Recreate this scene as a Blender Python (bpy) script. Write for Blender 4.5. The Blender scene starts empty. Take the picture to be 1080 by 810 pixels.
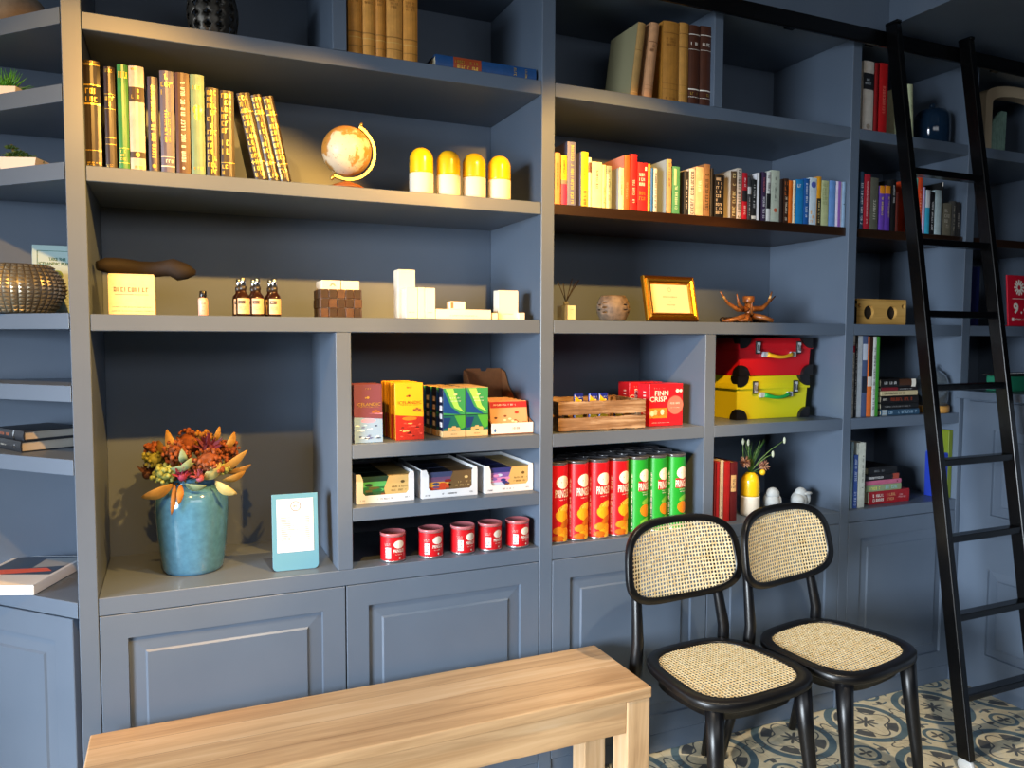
import bpy, bmesh, math, random
from mathutils import Vector, Matrix
random.seed(7)
R = math.radians; PI = math.pi
S = bpy.context.scene
COL = S.collection

# ------------------------------------------------------------------ camera
FPX, YAW, PITCH, ROLL = 817.29, R(23.65873), R(-3.44227), R(0.18298)
CAM = Vector((0.0, -2.2, 1.45))
_f = Vector((math.sin(YAW)*math.cos(PITCH), math.cos(YAW)*math.cos(PITCH), math.sin(PITCH)))
_r0 = Vector((math.cos(YAW), -math.sin(YAW), 0)); _u0 = _r0.cross(_f)
_r = _r0*math.cos(ROLL) + _u0*math.sin(ROLL)
_u = _u0*math.cos(ROLL) - _r0*math.sin(ROLL)
cd = bpy.data.cameras.new('camera'); cam = bpy.data.objects.new('camera', cd); COL.objects.link(cam)
cd.sensor_fit = 'HORIZONTAL'; cd.sensor_width = 36.0; cd.lens = FPX*36/1080
cd.clip_start = 0.05
m3 = Matrix((_r, _u, -_f)).transposed()
cam.matrix_world = Matrix.Translation(CAM) @ m3.to_4x4()
S.camera = cam
def U(u, y, z):            # x of the point seen in photo column u, at depth y and height z
    dy, dz = y-CAM.y, z-CAM.z; k = u-540
    return (k*(_f.y*dy+_f.z*dz) - FPX*(_r.y*dy+_r.z*dz))/(FPX*_r.x-k*_f.x)
def V(v, y, x):            # z of the point seen in photo row v
    dy, dx = y-CAM.y, x-CAM.x; k = 405-v
    return CAM.z + (k*(_f.x*dx+_f.y*dy) - FPX*(_u.x*dx+_u.y*dy))/(FPX*_u.z-k*_f.z)

# ------------------------------------------------------------------ light
S.view_settings.view_transform = 'Standard'; S.view_settings.look = 'None'
S.view_settings.gamma = 1.0; S.view_settings.use_curve_mapping = False
S.view_settings.exposure = 0.0
w = bpy.data.worlds.new('world'); S.world = w; w.use_nodes = True
w.node_tree.nodes['Background'].inputs[0].default_value = (0.55, 0.7, 1.0, 1)
w.node_tree.nodes['Background'].inputs[1].default_value = 0.01
def area(name, loc, aim, sx, sy, col, e):
    l = bpy.data.lights.new(name, 'AREA'); l.shape = 'RECTANGLE'; l.size = sx; l.size_y = sy
    l.color = col; l.energy = e
    o = bpy.data.objects.new(name, l); COL.objects.link(o); o.location = loc
    o.rotation_euler = (Vector(aim)-Vector(loc)).to_track_quat('-Z', 'Y').to_euler(); return o
def spot(name, loc, aim, ang, blend, col, e, rad=0.02):
    l = bpy.data.lights.new(name, 'SPOT'); l.spot_size = R(ang); l.spot_blend = blend
    l.color = col; l.energy = e; l.shadow_soft_size = rad
    o = bpy.data.objects.new(name, l); COL.objects.link(o); o.location = loc
    o.rotation_euler = (Vector(aim)-Vector(loc)).to_track_quat('-Z', 'Y').to_euler(); return o
wl = area('window_daylight', (-4.0, -2.6, 1.4), (1.7, 0.0, 0.32), 2.0, 1.6, (0.82, 0.91, 1.0), 62)
wl.data.spread = R(49)
area('front_fill_high', (0.9, -3.4, 2.2), (1.3, 0.0, 0.5), 2.6, 0.6, (0.95, 0.97, 1.0), 17)  # added unseen fill panel that lifts the bookcase fronts and shelf tops
WARM = (1.0, 0.50, 0.10)
spot('ceiling_spot_left', (-0.12, -1.2, 2.41), (-0.17, 0.0, 1.60), 62, 0.35, WARM, 112)
spot('ceiling_spot_middle', (1.08, -1.2, 2.41), (0.25, 0.0, 1.62), 44, 0.35, WARM, 275)
spot('ceiling_spot_right', (1.12, -1.2, 2.41), (1.30, 0.0, 1.68), 52, 0.5, WARM, 225)
for k_, x_ in enumerate((0.35, 1.75)):
    spot('ceiling_downlight', (x_, -0.85, 2.6), (x_, -0.55, 0.4), 58, 0.6, (1.0, 0.84, 0.62), 120)

# ------------------------------------------------------------------ materials
def lin(h):
    h = h.lstrip('#'); out = []
    for i in (0, 2, 4):
        c = int(h[i:i+2], 16)/255
        out.append(c/12.92 if c <= 0.04045 else ((c+0.055)/1.055)**2.4)
    return (*out, 1)
class NT:                  # tiny expression helper over shader math nodes
    def __init__(s, m): s.t = m.node_tree; s.n = s.t.nodes; s.l = s.t.links
    def v(s, x): return x
    def math(s, op, a, b=None, c=None, clamp=False):
        n = s.n.new('ShaderNodeMath'); n.operation = op; n.use_clamp = clamp
        for i, x in enumerate((a, b, c)):
            if x is None: continue
            if isinstance(x, (int, float)): n.inputs[i].default_value = x
            else: s.l.new(x, n.inputs[i])
        return n.outputs[0]
    def mix(s, fac, a, b):
        n = s.n.new('ShaderNodeMix'); n.data_type = 'RGBA'
        for i, x in ((0, fac), (6, a), (7, b)):
            if isinstance(x, (int, float, tuple)): n.inputs[i].default_value = x
            else: s.l.new(x, n.inputs[i])
        return n.outputs[2]
    def noise(s, vec, scale, detail=3, rough=0.5, dist=0):
        n = s.n.new('ShaderNodeTexNoise'); n.inputs['Scale'].default_value = scale
        n.inputs['Detail'].default_value = detail; n.inputs['Roughness'].default_value = rough
        n.inputs['Distortion'].default_value = dist
        if vec is not None: s.l.new(vec, n.inputs['Vector'])
        return n.outputs['Fac']
    def coord(s, which='Object'): return s.n.new('ShaderNodeTexCoord').outputs[which]
    def mapping(s, vec, sc=(1, 1, 1), rot=(0, 0, 0), loc=(0, 0, 0)):
        n = s.n.new('ShaderNodeMapping'); n.inputs['Scale'].default_value = sc
        n.inputs['Rotation'].default_value = rot; n.inputs['Location'].default_value = loc
        s.l.new(vec, n.inputs['Vector']); return n.outputs[0]
    def ramp(s, fac, stops):
        n = s.n.new('ShaderNodeValToRGB'); s.l.new(fac, n.inputs[0]); e = n.color_ramp.elements
        while len(e) < len(stops): e.new(0.5)
        for i, (p, c) in enumerate(stops): e[i].position = p; e[i].color = c
        return n.outputs[0]
    def bump(s, h, strength=0.2, dist=0.002):
        n = s.n.new('ShaderNodeBump'); n.inputs['Strength'].default_value = strength
        n.inputs['Distance'].default_value = dist; s.l.new(h, n.inputs['Height'])
        s.l.new(n.outputs[0], s.n['Principled BSDF'].inputs['Normal'])
    def base(s, c): s.l.new(c, s.n['Principled BSDF'].inputs['Base Color'])
_MC = {}
def mat(hexc, rough=0.5, metal=0.0, var=0.0, spec=0.5, coat=0.0, trans=0.0, alpha=1.0):
    key = (hexc, rough, metal, var, spec, coat, trans, alpha)
    if key in _MC: return _MC[key]
    m = bpy.data.materials.new('paint_'+hexc.lstrip('#')); m.use_nodes = True
    b = m.node_tree.nodes['Principled BSDF']
    b.inputs['Base Color'].default_value = lin(hexc); b.inputs['Roughness'].default_value = rough
    b.inputs['Metallic'].default_value = metal; b.inputs['Specular IOR Level'].default_value = spec
    b.inputs['Coat Weight'].default_value = coat; b.inputs['Transmission Weight'].default_value = trans
    if var:
        t = NT(m); c = lin(hexc); n = t.noise(t.coord(), 60, 4)
        d = tuple(x*(1-var) for x in c[:3])+(1,); l2 = tuple(min(1, x*(1+var)) for x in c[:3])+(1,)
        t.base(t.ramp(n, [(0.3, d), (0.7, l2)]))
    _MC[key] = m; return m
def wood(name, c0, c1, c2, axis='X', scale=1.0, rough=0.45, plank=None):
    m = bpy.data.materials.new(name); m.use_nodes = True; t = NT(m)
    m.node_tree.nodes['Principled BSDF'].inputs['Roughness'].default_value = rough
    sc = {'X': (0.8, 14, 14), 'Y': (14, 0.8, 14), 'Z': (14, 14, 0.8)}[axis]
    v = t.mapping(t.coord(), tuple(s*scale for s in sc))
    n1 = t.noise(v, 2.2, 6, 0.6, 0.6); v2 = t.mapping(t.coord(), (scale*(2 if axis == 'X' else 5),)*3)
    n2 = t.noise(v2, 1.0, 2)
    f = t.math('ADD', t.math('MULTIPLY', n1, 0.75), t.math('MULTIPLY', n2, 0.3))
    if plank:
        sp = t.n.new('ShaderNodeSeparateXYZ'); t.l.new(t.coord(), sp.inputs[0])
        p = t.math('FLOOR', t.math('DIVIDE', sp.outputs['Y'], plank))
        wn = t.n.new('ShaderNodeTexWhiteNoise'); wn.noise_dimensions = '1D'; t.l.new(p, wn.inputs['W'])
        f = t.math('ADD', f, t.math('MULTIPLY', t.math('SUBTRACT', wn.outputs['Value'], 0.5), 0.22))
    col = t.ramp(f, [(0.3, lin(c0)), (0.52, lin(c1)), (0.75, lin(c2))])
    if plank:
        fr = t.math('FRACT', t.math('DIVIDE', sp.outputs['Y'], plank))
        ln = t.math('LESS_THAN', fr, 0.02); col = t.mix(t.math('MULTIPLY', ln, 0.6), col, lin('#5a3a1c'))
    t.base(col); t.bump(n1, 0.15, 0.001); return m

def paint_mat():
    m = bpy.data.materials.new('blue_grey_paint'); m.use_nodes = True; t = NT(m)
    b = t.n['Principled BSDF']; b.inputs['Roughness'].default_value = 0.38
    n = t.noise(t.coord(), 3.0, 4)
    t.base(t.ramp(n, [(0.3, lin('#586576')), (0.7, lin('#5f6c7d'))]))
    t.bump(t.noise(t.coord(), 240, 2), 0.04, 0.0005); return m
PAINT = paint_mat()
DARKSHELF = wood('dark_stained_shelf', '#1a0f08', '#2a180c', '#3a2412', 'X', 1, 0.35)
TEAK = wood('teak', '#a8835c', '#cba67c', '#ddc09c', 'X', 1.0, 0.42, plank=0.085)
TEAKZ = wood('teak_leg', '#a8835c', '#cba67c', '#ddc09c', 'Z', 1.0, 0.45)
CRATE = wood('rough_crate_wood', '#4e3624', '#8a6a4a', '#c8b092', 'X', 3.0, 0.85)
PINE = wood('light_box_wood', '#a07838', '#c89a52', '#d9b06a', 'X', 1.5, 0.5)
BLACK = mat('#0b0b0d', 0.28, spec=0.6)
BLACKM = mat('#0c0c0e', 0.6)
WHITE = mat('#e8e6e0', 0.5); GOLD = mat('#e8b84a', 0.28, 1.0); GILT = mat('#d9b04a', 0.35, 0.6)
PAGES = mat('#cfc3a6', 0.85, var=0.12); INK = mat('#2a2a2c', 0.7); CHROME = mat('#c8ccd0', 0.15, 1.0)

# ------------------------------------------------------------------ mesh builder
class MB:
    def __init__(s): s.bm = bmesh.new(); s.mats = []; s.M = Matrix.Identity(4)
    def mi(s, m):
        if m not in s.mats: s.mats.append(m)
        return s.mats.index(m)
    def _t(s, vs):
        if s.M != Matrix.Identity(4):
            for v in vs: v.co = s.M @ v.co
    def poly(s, pts, m, smooth=False):
        vs = [s.bm.verts.new(p) for p in pts]; s._t(vs)
        try: f = s.bm.faces.new(vs)
        except ValueError: return None
        f.material_index = s.mi(m); f.smooth = smooth; return f
    def box(s, x0, x1, y0, y1, z0, z1, m, bev=0.0, seg=2, M=None):
        co = [(x, y, z) for x in (x0, x1) for y in (y0, y1) for z in (z0, z1)]
        vs = [s.bm.verts.new(c) for c in co]
        if M is not None:
            for v in vs: v.co = M @ v.co
        s._t(vs); k = s.mi(m); fs = []
        for q in ((0, 1, 3, 2), (4, 6, 7, 5), (0, 4, 5, 1), (2, 3, 7, 6), (0, 2, 6, 4), (1, 5, 7, 3)):
            f = s.bm.faces.new([vs[i] for i in q]); f.material_index = k; fs.append(f)
        if bev > 0:
            es = list({e for f in fs for e in f.edges})
            bmesh.ops.bevel(s.bm, geom=es, offset=bev, segments=seg, profile=0.5, affect='EDGES')
        return s
    def grid(s, rows, m, closeu=False, smooth=True, mfun=None):
        V_ = [[s.bm.verts.new(p) for p in r] for r in rows]
        for r in V_: s._t(r)
        k = s.mi(m); n = len(V_[0])
        for i in range(len(V_)-1):
            for j in range(n if closeu else n-1):
                a, b, c, d = V_[i][j], V_[i][(j+1) % n], V_[i+1][(j+1) % n], V_[i+1][j]
                try: f = s.bm.faces.new([a, b, c, d])
                except ValueError: continue
                f.material_index = s.mi(mfun(i, j)) if mfun else k; f.smooth = smooth
        return V_
    def lathe(s, prof, m, seg=28, c=(0, 0, 0), smooth=True, mfun=None, cap=True, jit=None):
        rows = []
        for (r, z) in prof:
            rows.append([(c[0]+r*math.cos(2*PI*j/seg), c[1]+r*math.sin(2*PI*j/seg), c[2]+z) for j in range(seg)])
        V_ = s.grid(rows, m, True, smooth, mfun)
        if cap:
            for row, rev in ((V_[0], True), (V_[-1], False)):
                if (row[0].co-row[seg//2].co).length > 1e-5:
                    try:
                        f = s.bm.faces.new(list(reversed(row)) if rev else row)
                        f.material_index = (s.mi(mfun(0 if rev else len(prof)-2, 0)) if mfun else s.mi(m))
                    except ValueError: pass
        return s
    def tube(s, pts, rad, m, seg=8, smooth=True, flat=1.0):
        pts = [Vector(p) for p in pts]; n = len(pts)
        if isinstance(rad, (int, float)): rad = [rad]*n
        rows = []; up = None
        for i, p in enumerate(pts):
            d = (pts[min(i+1, n-1)]-pts[max(i-1, 0)]).normalized()
            if up is None:
                up = Vector((0, 0, 1)) if abs(d.z) < 0.9 else Vector((0, 1, 0))
            a = d.cross(up).normalized(); b = a.cross(d).normalized(); up = b
            rows.append([tuple(p+a*math.cos(2*PI*j/seg)*rad[i]+b*math.sin(2*PI*j/seg)*rad[i]*flat) for j in range(seg)])
        V_ = s.grid(rows, m, True, smooth)
        for row in (list(reversed(V_[0])), V_[-1]):
            try: f = s.bm.faces.new(row); f.material_index = s.mi(m)
            except ValueError: pass
        return s
    def prism(s, pts, axis, d0, d1, m, bev=0.0):
        def P(p, d):
            return {'X': (d, p[0], p[1]), 'Y': (p[0], d, p[1]), 'Z': (p[0], p[1], d)}[axis]
        a = [s.bm.verts.new(P(p, d0)) for p in pts]; b = [s.bm.verts.new(P(p, d1)) for p in pts]
        s._t(a+b); k = s.mi(m); fs = []
        fs.append(s.bm.faces.new(a)); fs.append(s.bm.faces.new(list(reversed(b))))
        n = len(pts)
        for i in range(n): fs.append(s.bm.faces.new([a[i], b[i], b[(i+1) % n], a[(i+1) % n]]))
        for f in fs: f.material_index = k
        bmesh.ops.recalc_face_normals(s.bm, faces=fs)
        if bev: bmesh.ops.bevel(s.bm, geom=list({e for f in fs for e in f.edges}), offset=bev, segments=2, profile=0.5, affect='EDGES')
        return s
    def ball(s, c, r, m, seg=12, rings=8, sc=(1, 1, 1), rot=None):
        rows = []
        for i in range(rings+1):
            t = PI*i/rings
            row = []
            for j in range(seg):
                v = Vector((math.sin(t)*math.cos(2*PI*j/seg)*sc[0], math.sin(t)*math.sin(2*PI*j/seg)*sc[1], -math.cos(t)*sc[2]))*r
                if rot is not None: v = rot @ v
                row.append(tuple(Vector(c)+v))
            rows.append(row)
        s.grid(rows, m, True); return s
    def quad(s, x0, x1, z0, z1, y, m, warp=None, nx=1, nz=1):      # decal facing -y
        for i in range(nx):
            for j in range(nz):
                xa, xb = x0+(x1-x0)*i/nx, x0+(x1-x0)*(i+1)/nx
                za, zb = z0+(z1-z0)*j/nz, z0+(z1-z0)*(j+1)/nz
                p = [(xa, za), (xb, za), (xb, zb), (xa, zb)]
                s.poly([warp(*q) if warp else (q[0], y, q[1]) for q in p], m)
        return s
    def disc(s, cx, cz, rx, rz, y, m, warp=None, n=20, p=2.0, rot=0):
        def W(x, z): return warp(x, z) if warp else (x, y, z)
        def E_(t, k):
            c_, s_ = math.cos(t), math.sin(t)
            a = rx*k*math.copysign(abs(c_)**(2/p), c_); b = rz*k*math.copysign(abs(s_)**(2/p), s_)
            return (cx+a*math.cos(rot)-b*math.sin(rot), cz+a*math.sin(rot)+b*math.cos(rot))
        for i in range(n):
            t0, t1 = 2*PI*i/n, 2*PI*(i+1)/n
            s.poly([W(cx, cz), W(*E_(t0, .5)), W(*E_(t1, .5))], m)
            s.poly([W(*E_(t0, .5)), W(*E_(t0, 1)), W(*E_(t1, 1)), W(*E_(t1, .5))], m)
        return s
    def text(s, txt, h, m, x=0, z=0, y=0, warp=None, align='CENTER', rot=0, bold=0.0, width=None):
        vs, fs = glyph_mesh(txt, bold)
        if not vs: return s
        x0 = min(v[0] for v in vs); x1 = max(v[0] for v in vs); y0 = min(v[1] for v in vs); y1 = max(v[1] for v in vs)
        k = h/(y1-y0); kx = k if width is None else width/(x1-x0)
        W_ = (x1-x0)*kx; off = {'CENTER': -W_/2, 'LEFT': 0, 'RIGHT': -W_}[align]
        out = []
        for v in vs:
            a, b = (v[0]-x0)*kx+off, (v[1]-y0)*k-h/2
            a, b = a*math.cos(rot)-b*math.sin(rot), a*math.sin(rot)+b*math.cos(rot)
            out.append(s.bm.verts.new(warp(x+a, z+b) if warp else (x+a, y, z+b)))
        s._t(out); k_ = s.mi(m)
        for f in fs:
            try: g = s.bm.faces.new([out[i] for i in f]); g.material_index = k_
            except ValueError: pass
        return s
    def marks(s, x0, x1, z0, z1, m, y=0, warp=None, rows=1, vert=False, dens=0.8, seed=None):  # illegible small print
        rnd = random.Random(seed if seed is not None else int((x0+z0*3+x1)*1e5) % 9999)
        L0, L1 = (z0, z1) if vert else (x0, x1); A0, A1 = (x0, x1) if vert else (z0, z1)
        rh = (A1-A0)/rows
        for r_ in range(rows):
            a0 = A0+rh*r_+rh*0.18; a1 = A0+rh*(r_+1)-rh*0.18; p = L0; end = L1-(L1-L0)*rnd.random()*0.25*(rows > 1)
            gw = (a1-a0)*0.75
            while p < end-gw*0.6:
                if rnd.random() < dens:
                    q = min(p+gw*0.7, end); t = gw*0.24
                    pieces = [(p, p+t, a0, a1)]
                    if rnd.random() < .6: pieces.append((p, q, a1-t, a1))
                    if rnd.random() < .5: pieces.append((p, q, a0, a0+t))
                    if rnd.random() < .4: pieces.append((q-t, q, a0, a1))
                    for (b0, b1, c0, c1) in pieces:
                        if vert: s.quad(c0, c1, b0, b1, y, m, warp)
                        else: s.quad(b0, b1, c0, c1, y, m, warp)
                p += gw
        return s
    def build(s, name, parent=None, label=None, solid=None):
        me = bpy.data.meshes.new(name); bmesh.ops.recalc_face_normals if 0 else None
        s.bm.normal_update(); s.bm.to_mesh(me); s.bm.free()
        for m in s.mats: me.materials.append(m)
        o = bpy.data.objects.new(name, me); COL.objects.link(o)
        if parent is not None: o.parent = parent
        if label: o['label'] = label
        if solid:
            md = o.modifiers.new('solid', 'SOLIDIFY'); md.thickness = solid; md.offset = 0
        return o
_GC = {}
def glyph_mesh(txt, bold=0.0):
    key = (txt, bold)
    if key in _GC: return _GC[key]
    cu = bpy.data.curves.new('t', 'FONT'); cu.body = txt; cu.size = 1.0; cu.offset = bold; cu.resolution_u = 2
    ob = bpy.data.objects.new('t', cu); COL.objects.link(ob)
    bpy.context.view_layer.update()
    me = bpy.data.meshes.new_from_object(ob, depsgraph=bpy.context.evaluated_depsgraph_get())
    vs = [tuple(v.co) for v in me.vertices]; fs = [tuple(p.vertices) for p in me.polygons]
    bpy.data.objects.remove(ob); bpy.data.curves.remove(cu); bpy.data.meshes.remove(me)
    _GC[key] = (vs, fs); return _GC[key]

def tag(o, label, cat, group=None):
    o['label'] = label; o['category'] = cat
    if group: o['group'] = group
    return o
def thing(name, label, cat, loc=(0, 0, 0), rz=0.0, group=None):
    o = bpy.data.objects.new(name, None); COL.objects.link(o)
    o.empty_display_size = 0.05; o.location = loc; o.rotation_euler = (0, 0, rz)
    return tag(o, label, cat, group)
def copy_tree(src, loc, rz=0.0, label=None):
    r = src.copy(); COL.objects.link(r); r.location = loc; r.rotation_euler = (0, 0, rz)
    if label: r['label'] = label
    for ch in list(src.children):
        c = ch.copy(); COL.objects.link(c); c.parent = r
        for g in list(ch.children):
            d = g.copy(); COL.objects.link(d); d.parent = c
    return r
def structure(o): o['kind'] = 'structure'; return o
def cylwarp(rad, cx=0, cy=0, off=0.0004):
    def W(x, z):
        a = x/rad; return (cx+(rad+off)*math.sin(a), cy-(rad+off)*math.cos(a), z)
    return W

# ------------------------------------------------------------------ bookcase dimensions
D = 0.418
A0, A1, B0, B1, C0, C1, D0, D1 = -0.231, -0.187, 1.062, 1.107, 2.350, 2.394, 3.000, 3.047
m0, m1, n0, n1, t0, t1 = 0.422, 0.465, 1.699, 1.743, 1.714, 1.751
TOP = 2.566
S1t, S1b, S2t, S2b, S3t, S3b = 2.241, 2.199, 1.871, 1.833, 1.505, 1.463
M1t, M1b, M2t, M2b, CT, CB = 1.142, 1.100, 0.957, 0.918, 0.780, 0.734
KICK = 0.07

# ------------------------------------------------------------------ room
def tile_mat():
    m = bpy.data.materials.new('patterned_cement_tile'); m.use_nodes = True; t = NT(m)
    t.n['Principled BSDF'].inputs['Roughness'].default_value = 0.42
    sp = t.n.new('ShaderNodeSeparateXYZ')
    wv = t.mapping(t.coord(), (1, 1, 1), (0, 0, R(3))); t.l.new(wv, sp.inputs[0])
    P_ = 0.34; M_ = t.math
    def cell(ox, oy):
        fx = M_('SUBTRACT', M_('FRACT', M_('ADD', M_('DIVIDE', sp.outputs['X'], P_), ox)), 0.5)
        fy = M_('SUBTRACT', M_('FRACT', M_('ADD', M_('DIVIDE', sp.outputs['Y'], P_), oy)), 0.5)
        r = M_('SQRT', M_('ADD', M_('MULTIPLY', fx, fx), M_('MULTIPLY', fy, fy)))
        th = M_('ARCTAN2', fy, fx); return fx, fy, r, th
    def band(x, c, hw): return M_('LESS_THAN', M_('ABSOLUTE', M_('SUBTRACT', x, c)), hw)
    def mx(a, b): return M_('MAXIMUM', a, b)
    fx, fy, r, th = cell(0.5, 0.5); gx, gy, q, ph = cell(0.0, 0.0)
    hx, hy, s_, ps = cell(0.5, 0.0); kx, ky, u_, pu = cell(0.0, 0.5)
    teal = mx(mx(band(r, 0.395, 0.040), band(q, 0.13, 0.020)), M_('MULTIPLY', band(q, 0.235, 0.012), M_('GREATER_THAN', M_('COSINE', M_('MULTIPLY', ph, 4)), -0.3)))
    # scalloped thin dark line and leaf sprays
    c4 = M_('COSINE', M_('MULTIPLY', th, 4)); c8 = M_('COSINE', M_('MULTIPLY', th, 8))
    d4 = M_('COSINE', M_('MULTIPLY', ph, 4)); d12 = M_('COSINE', M_('MULTIPLY', ph, 12))
    dark = band(r, M_('ADD', 0.25, M_('MULTIPLY', c4, 0.06)), 0.010)
    dark = mx(dark, M_('LESS_THAN', r, M_('ADD', 0.085, M_('MULTIPLY', c8, 0.045))))
    leaf = M_('MULTIPLY', band(r, 0.275, 0.055), M_('GREATER_THAN', M_('ADD', M_('MULTIPLY', c4, -1), M_('MULTIPLY', M_('COSINE', M_('MULTIPLY', th, 24)), 0.45)), 0.25))
    dark = mx(dark, leaf)
    dark = mx(dark, M_('LESS_THAN', q, M_('ADD', 0.05, M_('MULTIPLY', d4, 0.035))))
    dark = mx(dark, M_('MULTIPLY', band(q, 0.215, 0.04), M_('GREATER_THAN', M_('ADD', d4, M_('MULTIPLY', d12, 0.5)), 0.75)))
    for (rr, pp) in ((s_, ps), (u_, pu)):
        cc = M_('COSINE', M_('MULTIPLY', pp, 4))
        dark = mx(dark, M_('MULTIPLY', band(rr, M_('ADD', 0.10, M_('MULTIPLY', cc, 0.03)), 0.010), 1.0))
    n = t.noise(t.coord(), 14, 5, 0.65)
    basec = t.ramp(n, [(0.3, lin('#c4b898')), (0.55, lin('#e2d4b2')), (0.75, lin('#d2cebc'))])
    tl = t.ramp(n, [(0.3, lin('#4f6570')), (0.7, lin('#6d8288'))])
    dk = t.ramp(n, [(0.3, lin('#4a4d50')), (0.7, lin('#6c6b66'))])
    c = t.mix(teal, basec, tl); c = t.mix(dark, c, dk)
    # grout joints of the 17 cm tiles
    jx = M_('FRACT', M_('DIVIDE', sp.outputs['X'], P_/2)); jy = M_('FRACT', M_('DIVIDE', sp.outputs['Y'], P_/2))
    j = mx(M_('LESS_THAN', jx, 0.008), M_('LESS_THAN', jy, 0.008))
    c = t.mix(M_('MULTIPLY', j, 0.5), c, lin('#77705f')); t.base(c); return m
b = MB(); b.box(-4.0, 4.5, -6.0, 0.6, -0.05, 0.0, tile_mat()); structure(b.build('floor'))
WALLM = mat('#4d5660', 0.7)
b = MB(); b.box(-4.0, 4.5, 0.46, 0.56, 0.0, 3.0, WALLM); structure(b.build('wall_back'))
b = MB(); b.box(-4.0, 4.5, -6.0, 0.56, 3.0, 3.08, mat('#5a5d60', 0.8)); structure(b.build('ceiling'))
b = MB(); b.box(-1.2, 2.525, 0.0, 0.455, 2.612, 2.995, PAINT); structure(b.build('trim_1'))      # frieze above the bookcase
b = MB(); b.box(2.527, 4.4, -1.9, 0.455, 2.635, 2.995, PAINT); structure(b.build('trim_2'))       # dropped soffit over the ladder side

# ------------------------------------------------------------------ bookcase bays
def slab(name, par, x0, x1, y0, y1, z0, z1, m=PAINT, bev=0.0015, label=None):
    b = MB(); b.box(x0, x1, y0, y1, z0, z1, m, bev, 1); return b.build(name, par, label)
def door(par, x0, x1, z0, z1, M=None, name='cabinet_door'):
    b = MB()
    if M is not None: b.M = M
    g = 0.0018; x0 += g; x1 -= g; z0 += g; z1 -= g
    rings = [(0, 0.020), (0, 0.0015), (0.0015, 0.0), (0.064, 0.0), (0.066, 0.009), (0.070, 0.009), (0.104, 0.0055), (0.109, 0.001), (0.112, 0.001)]
    rows = [[(x0+i, y, z0+i), (x1-i, y, z0+i), (x1-i, y, z1-i), (x0+i, y, z1-i)] for (i, y) in rings]
    V_ = b.grid(rows[:6], PAINT, True, smooth=False)
    b.bm.faces.new(V_[-1]).material_index = 0; b.bm.faces.new(list(reversed(V_[0]))).material_index = 0
    o = b.build(name, par); p = MB()
    if M is not None: p.M = M
    V_ = p.grid([[(x, y-0.0003, z) for (x, y, z) in r] for r in rows[5:]], PAINT, True, smooth=False); p.bm.faces.new(V_[-1]).material_index = 0
    p.build('raised_panel', o); return o
def bay(label, x0, x1, uprights, shelves, dividers, doors, back=True):
    t = thing('bookcase', label, 'bookcase', ((x0+x1)/2, 0, 0), 0, 'bays of the blue-grey wall bookcase'); ox = -(x0+x1)/2
    for (a, c) in uprights: slab('upright', t, a+ox, c+ox, 0, D+0.012, 0, 2.605)
    for (a, c, z0, z1) in shelves: slab('shelf', t, a+ox+0.0008, c+ox-0.0008, 0.0012, D, z0, z1)
    for (a, c, z0, z1) in dividers: slab('divider', t, a+ox, c+ox, 0.0006, D, z0+0.0005, z1-0.0005)
    slab('back_panel', t, x0+ox, x1+ox, D+0.0005, D+0.012, 0.01, 2.605)
    for (a, c) in doors: door(t, a+ox, c+ox, KICK, CB)
    slab('plinth', t, x0+ox, x1+ox, 0.006, 0.03, 0.001, KICK-0.002)
    return t, ox
tl, oxl = bay('blue-grey bookcase bay at the left with the tall vase niche and yellow vases', A1, B0, [(A0, A1), (B0, B1)],
    [(A1, B0, TOP, 2.605), (A1, B0, S1b, S1t), (A1, B0, S2b, S2t), (A1, B0, S3b, S3t), (m1, B0, M1b, M1t), (m1, B0, M2b, M2t), (A1, B0, CB, CT)],
    [(m0, m1, CT, S3b), (m0, 0.461, S1t, TOP)], [(A1, 0.4435), (0.4435, B0)])
tm, oxm = bay('blue-grey bookcase bay in the middle with suitcases and chip cans', B1, C0, [(C0, C1)],
    [(B1, C0, TOP, 2.605), (B1, C0, S1b, S1t), (B1, C0, S3b, S3t), (B1, n0, M1b, M1t), (n1, C0, M1b, M1t), (B1, C0, CB, CT)],
    [(n0, n1, CT, S3b), (t0, t1, S1t, TOP)], [(B1, 1.7215), (1.7215, C0)])
slab('dark_shelf', tm, B1+oxm+0.001, C0+oxm-0.001, 0.012, D-0.001, 1.838, S2t, DARKSHELF, label='dark stained wooden shelf')
tr, oxr = bay('blue-grey bookcase bay behind the ladder', C1, D0, [(D0, D1)],
    [(C1, D0, TOP, 2.605), (C1, D0, S1b, S1t), (C1, D0, S3b, S3t), (C1, D0, M1b, M1t), (C1, D0, CB, CT)], [], [(C1, D0-0.001)])
slab('dark_shelf', tr, C1+oxr+0.001, D0+oxr-0.001, 0.012, D-0.001, 1.838, S2t, DARKSHELF, label='dark stained wooden shelf')
te, oxe = bay('blue-grey bookcase bay right of the ladder, cut by the picture edge', D1, 3.70, [(3.70, 3.744)],
    [(D1, 3.70, TOP, 2.605), (D1, 3.70, S1b, S1t), (D1, 3.70, S3b, S3t), (D1, 3.70, CB, CT)], [], [(D1, 3.70)])
slab('dark_shelf', te, D1+oxe+0.001, 3.70+oxe-0.001, 0.012, D-0.001, 1.838, S2t, DARKSHELF, label='dark stained wooden shelf')

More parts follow.
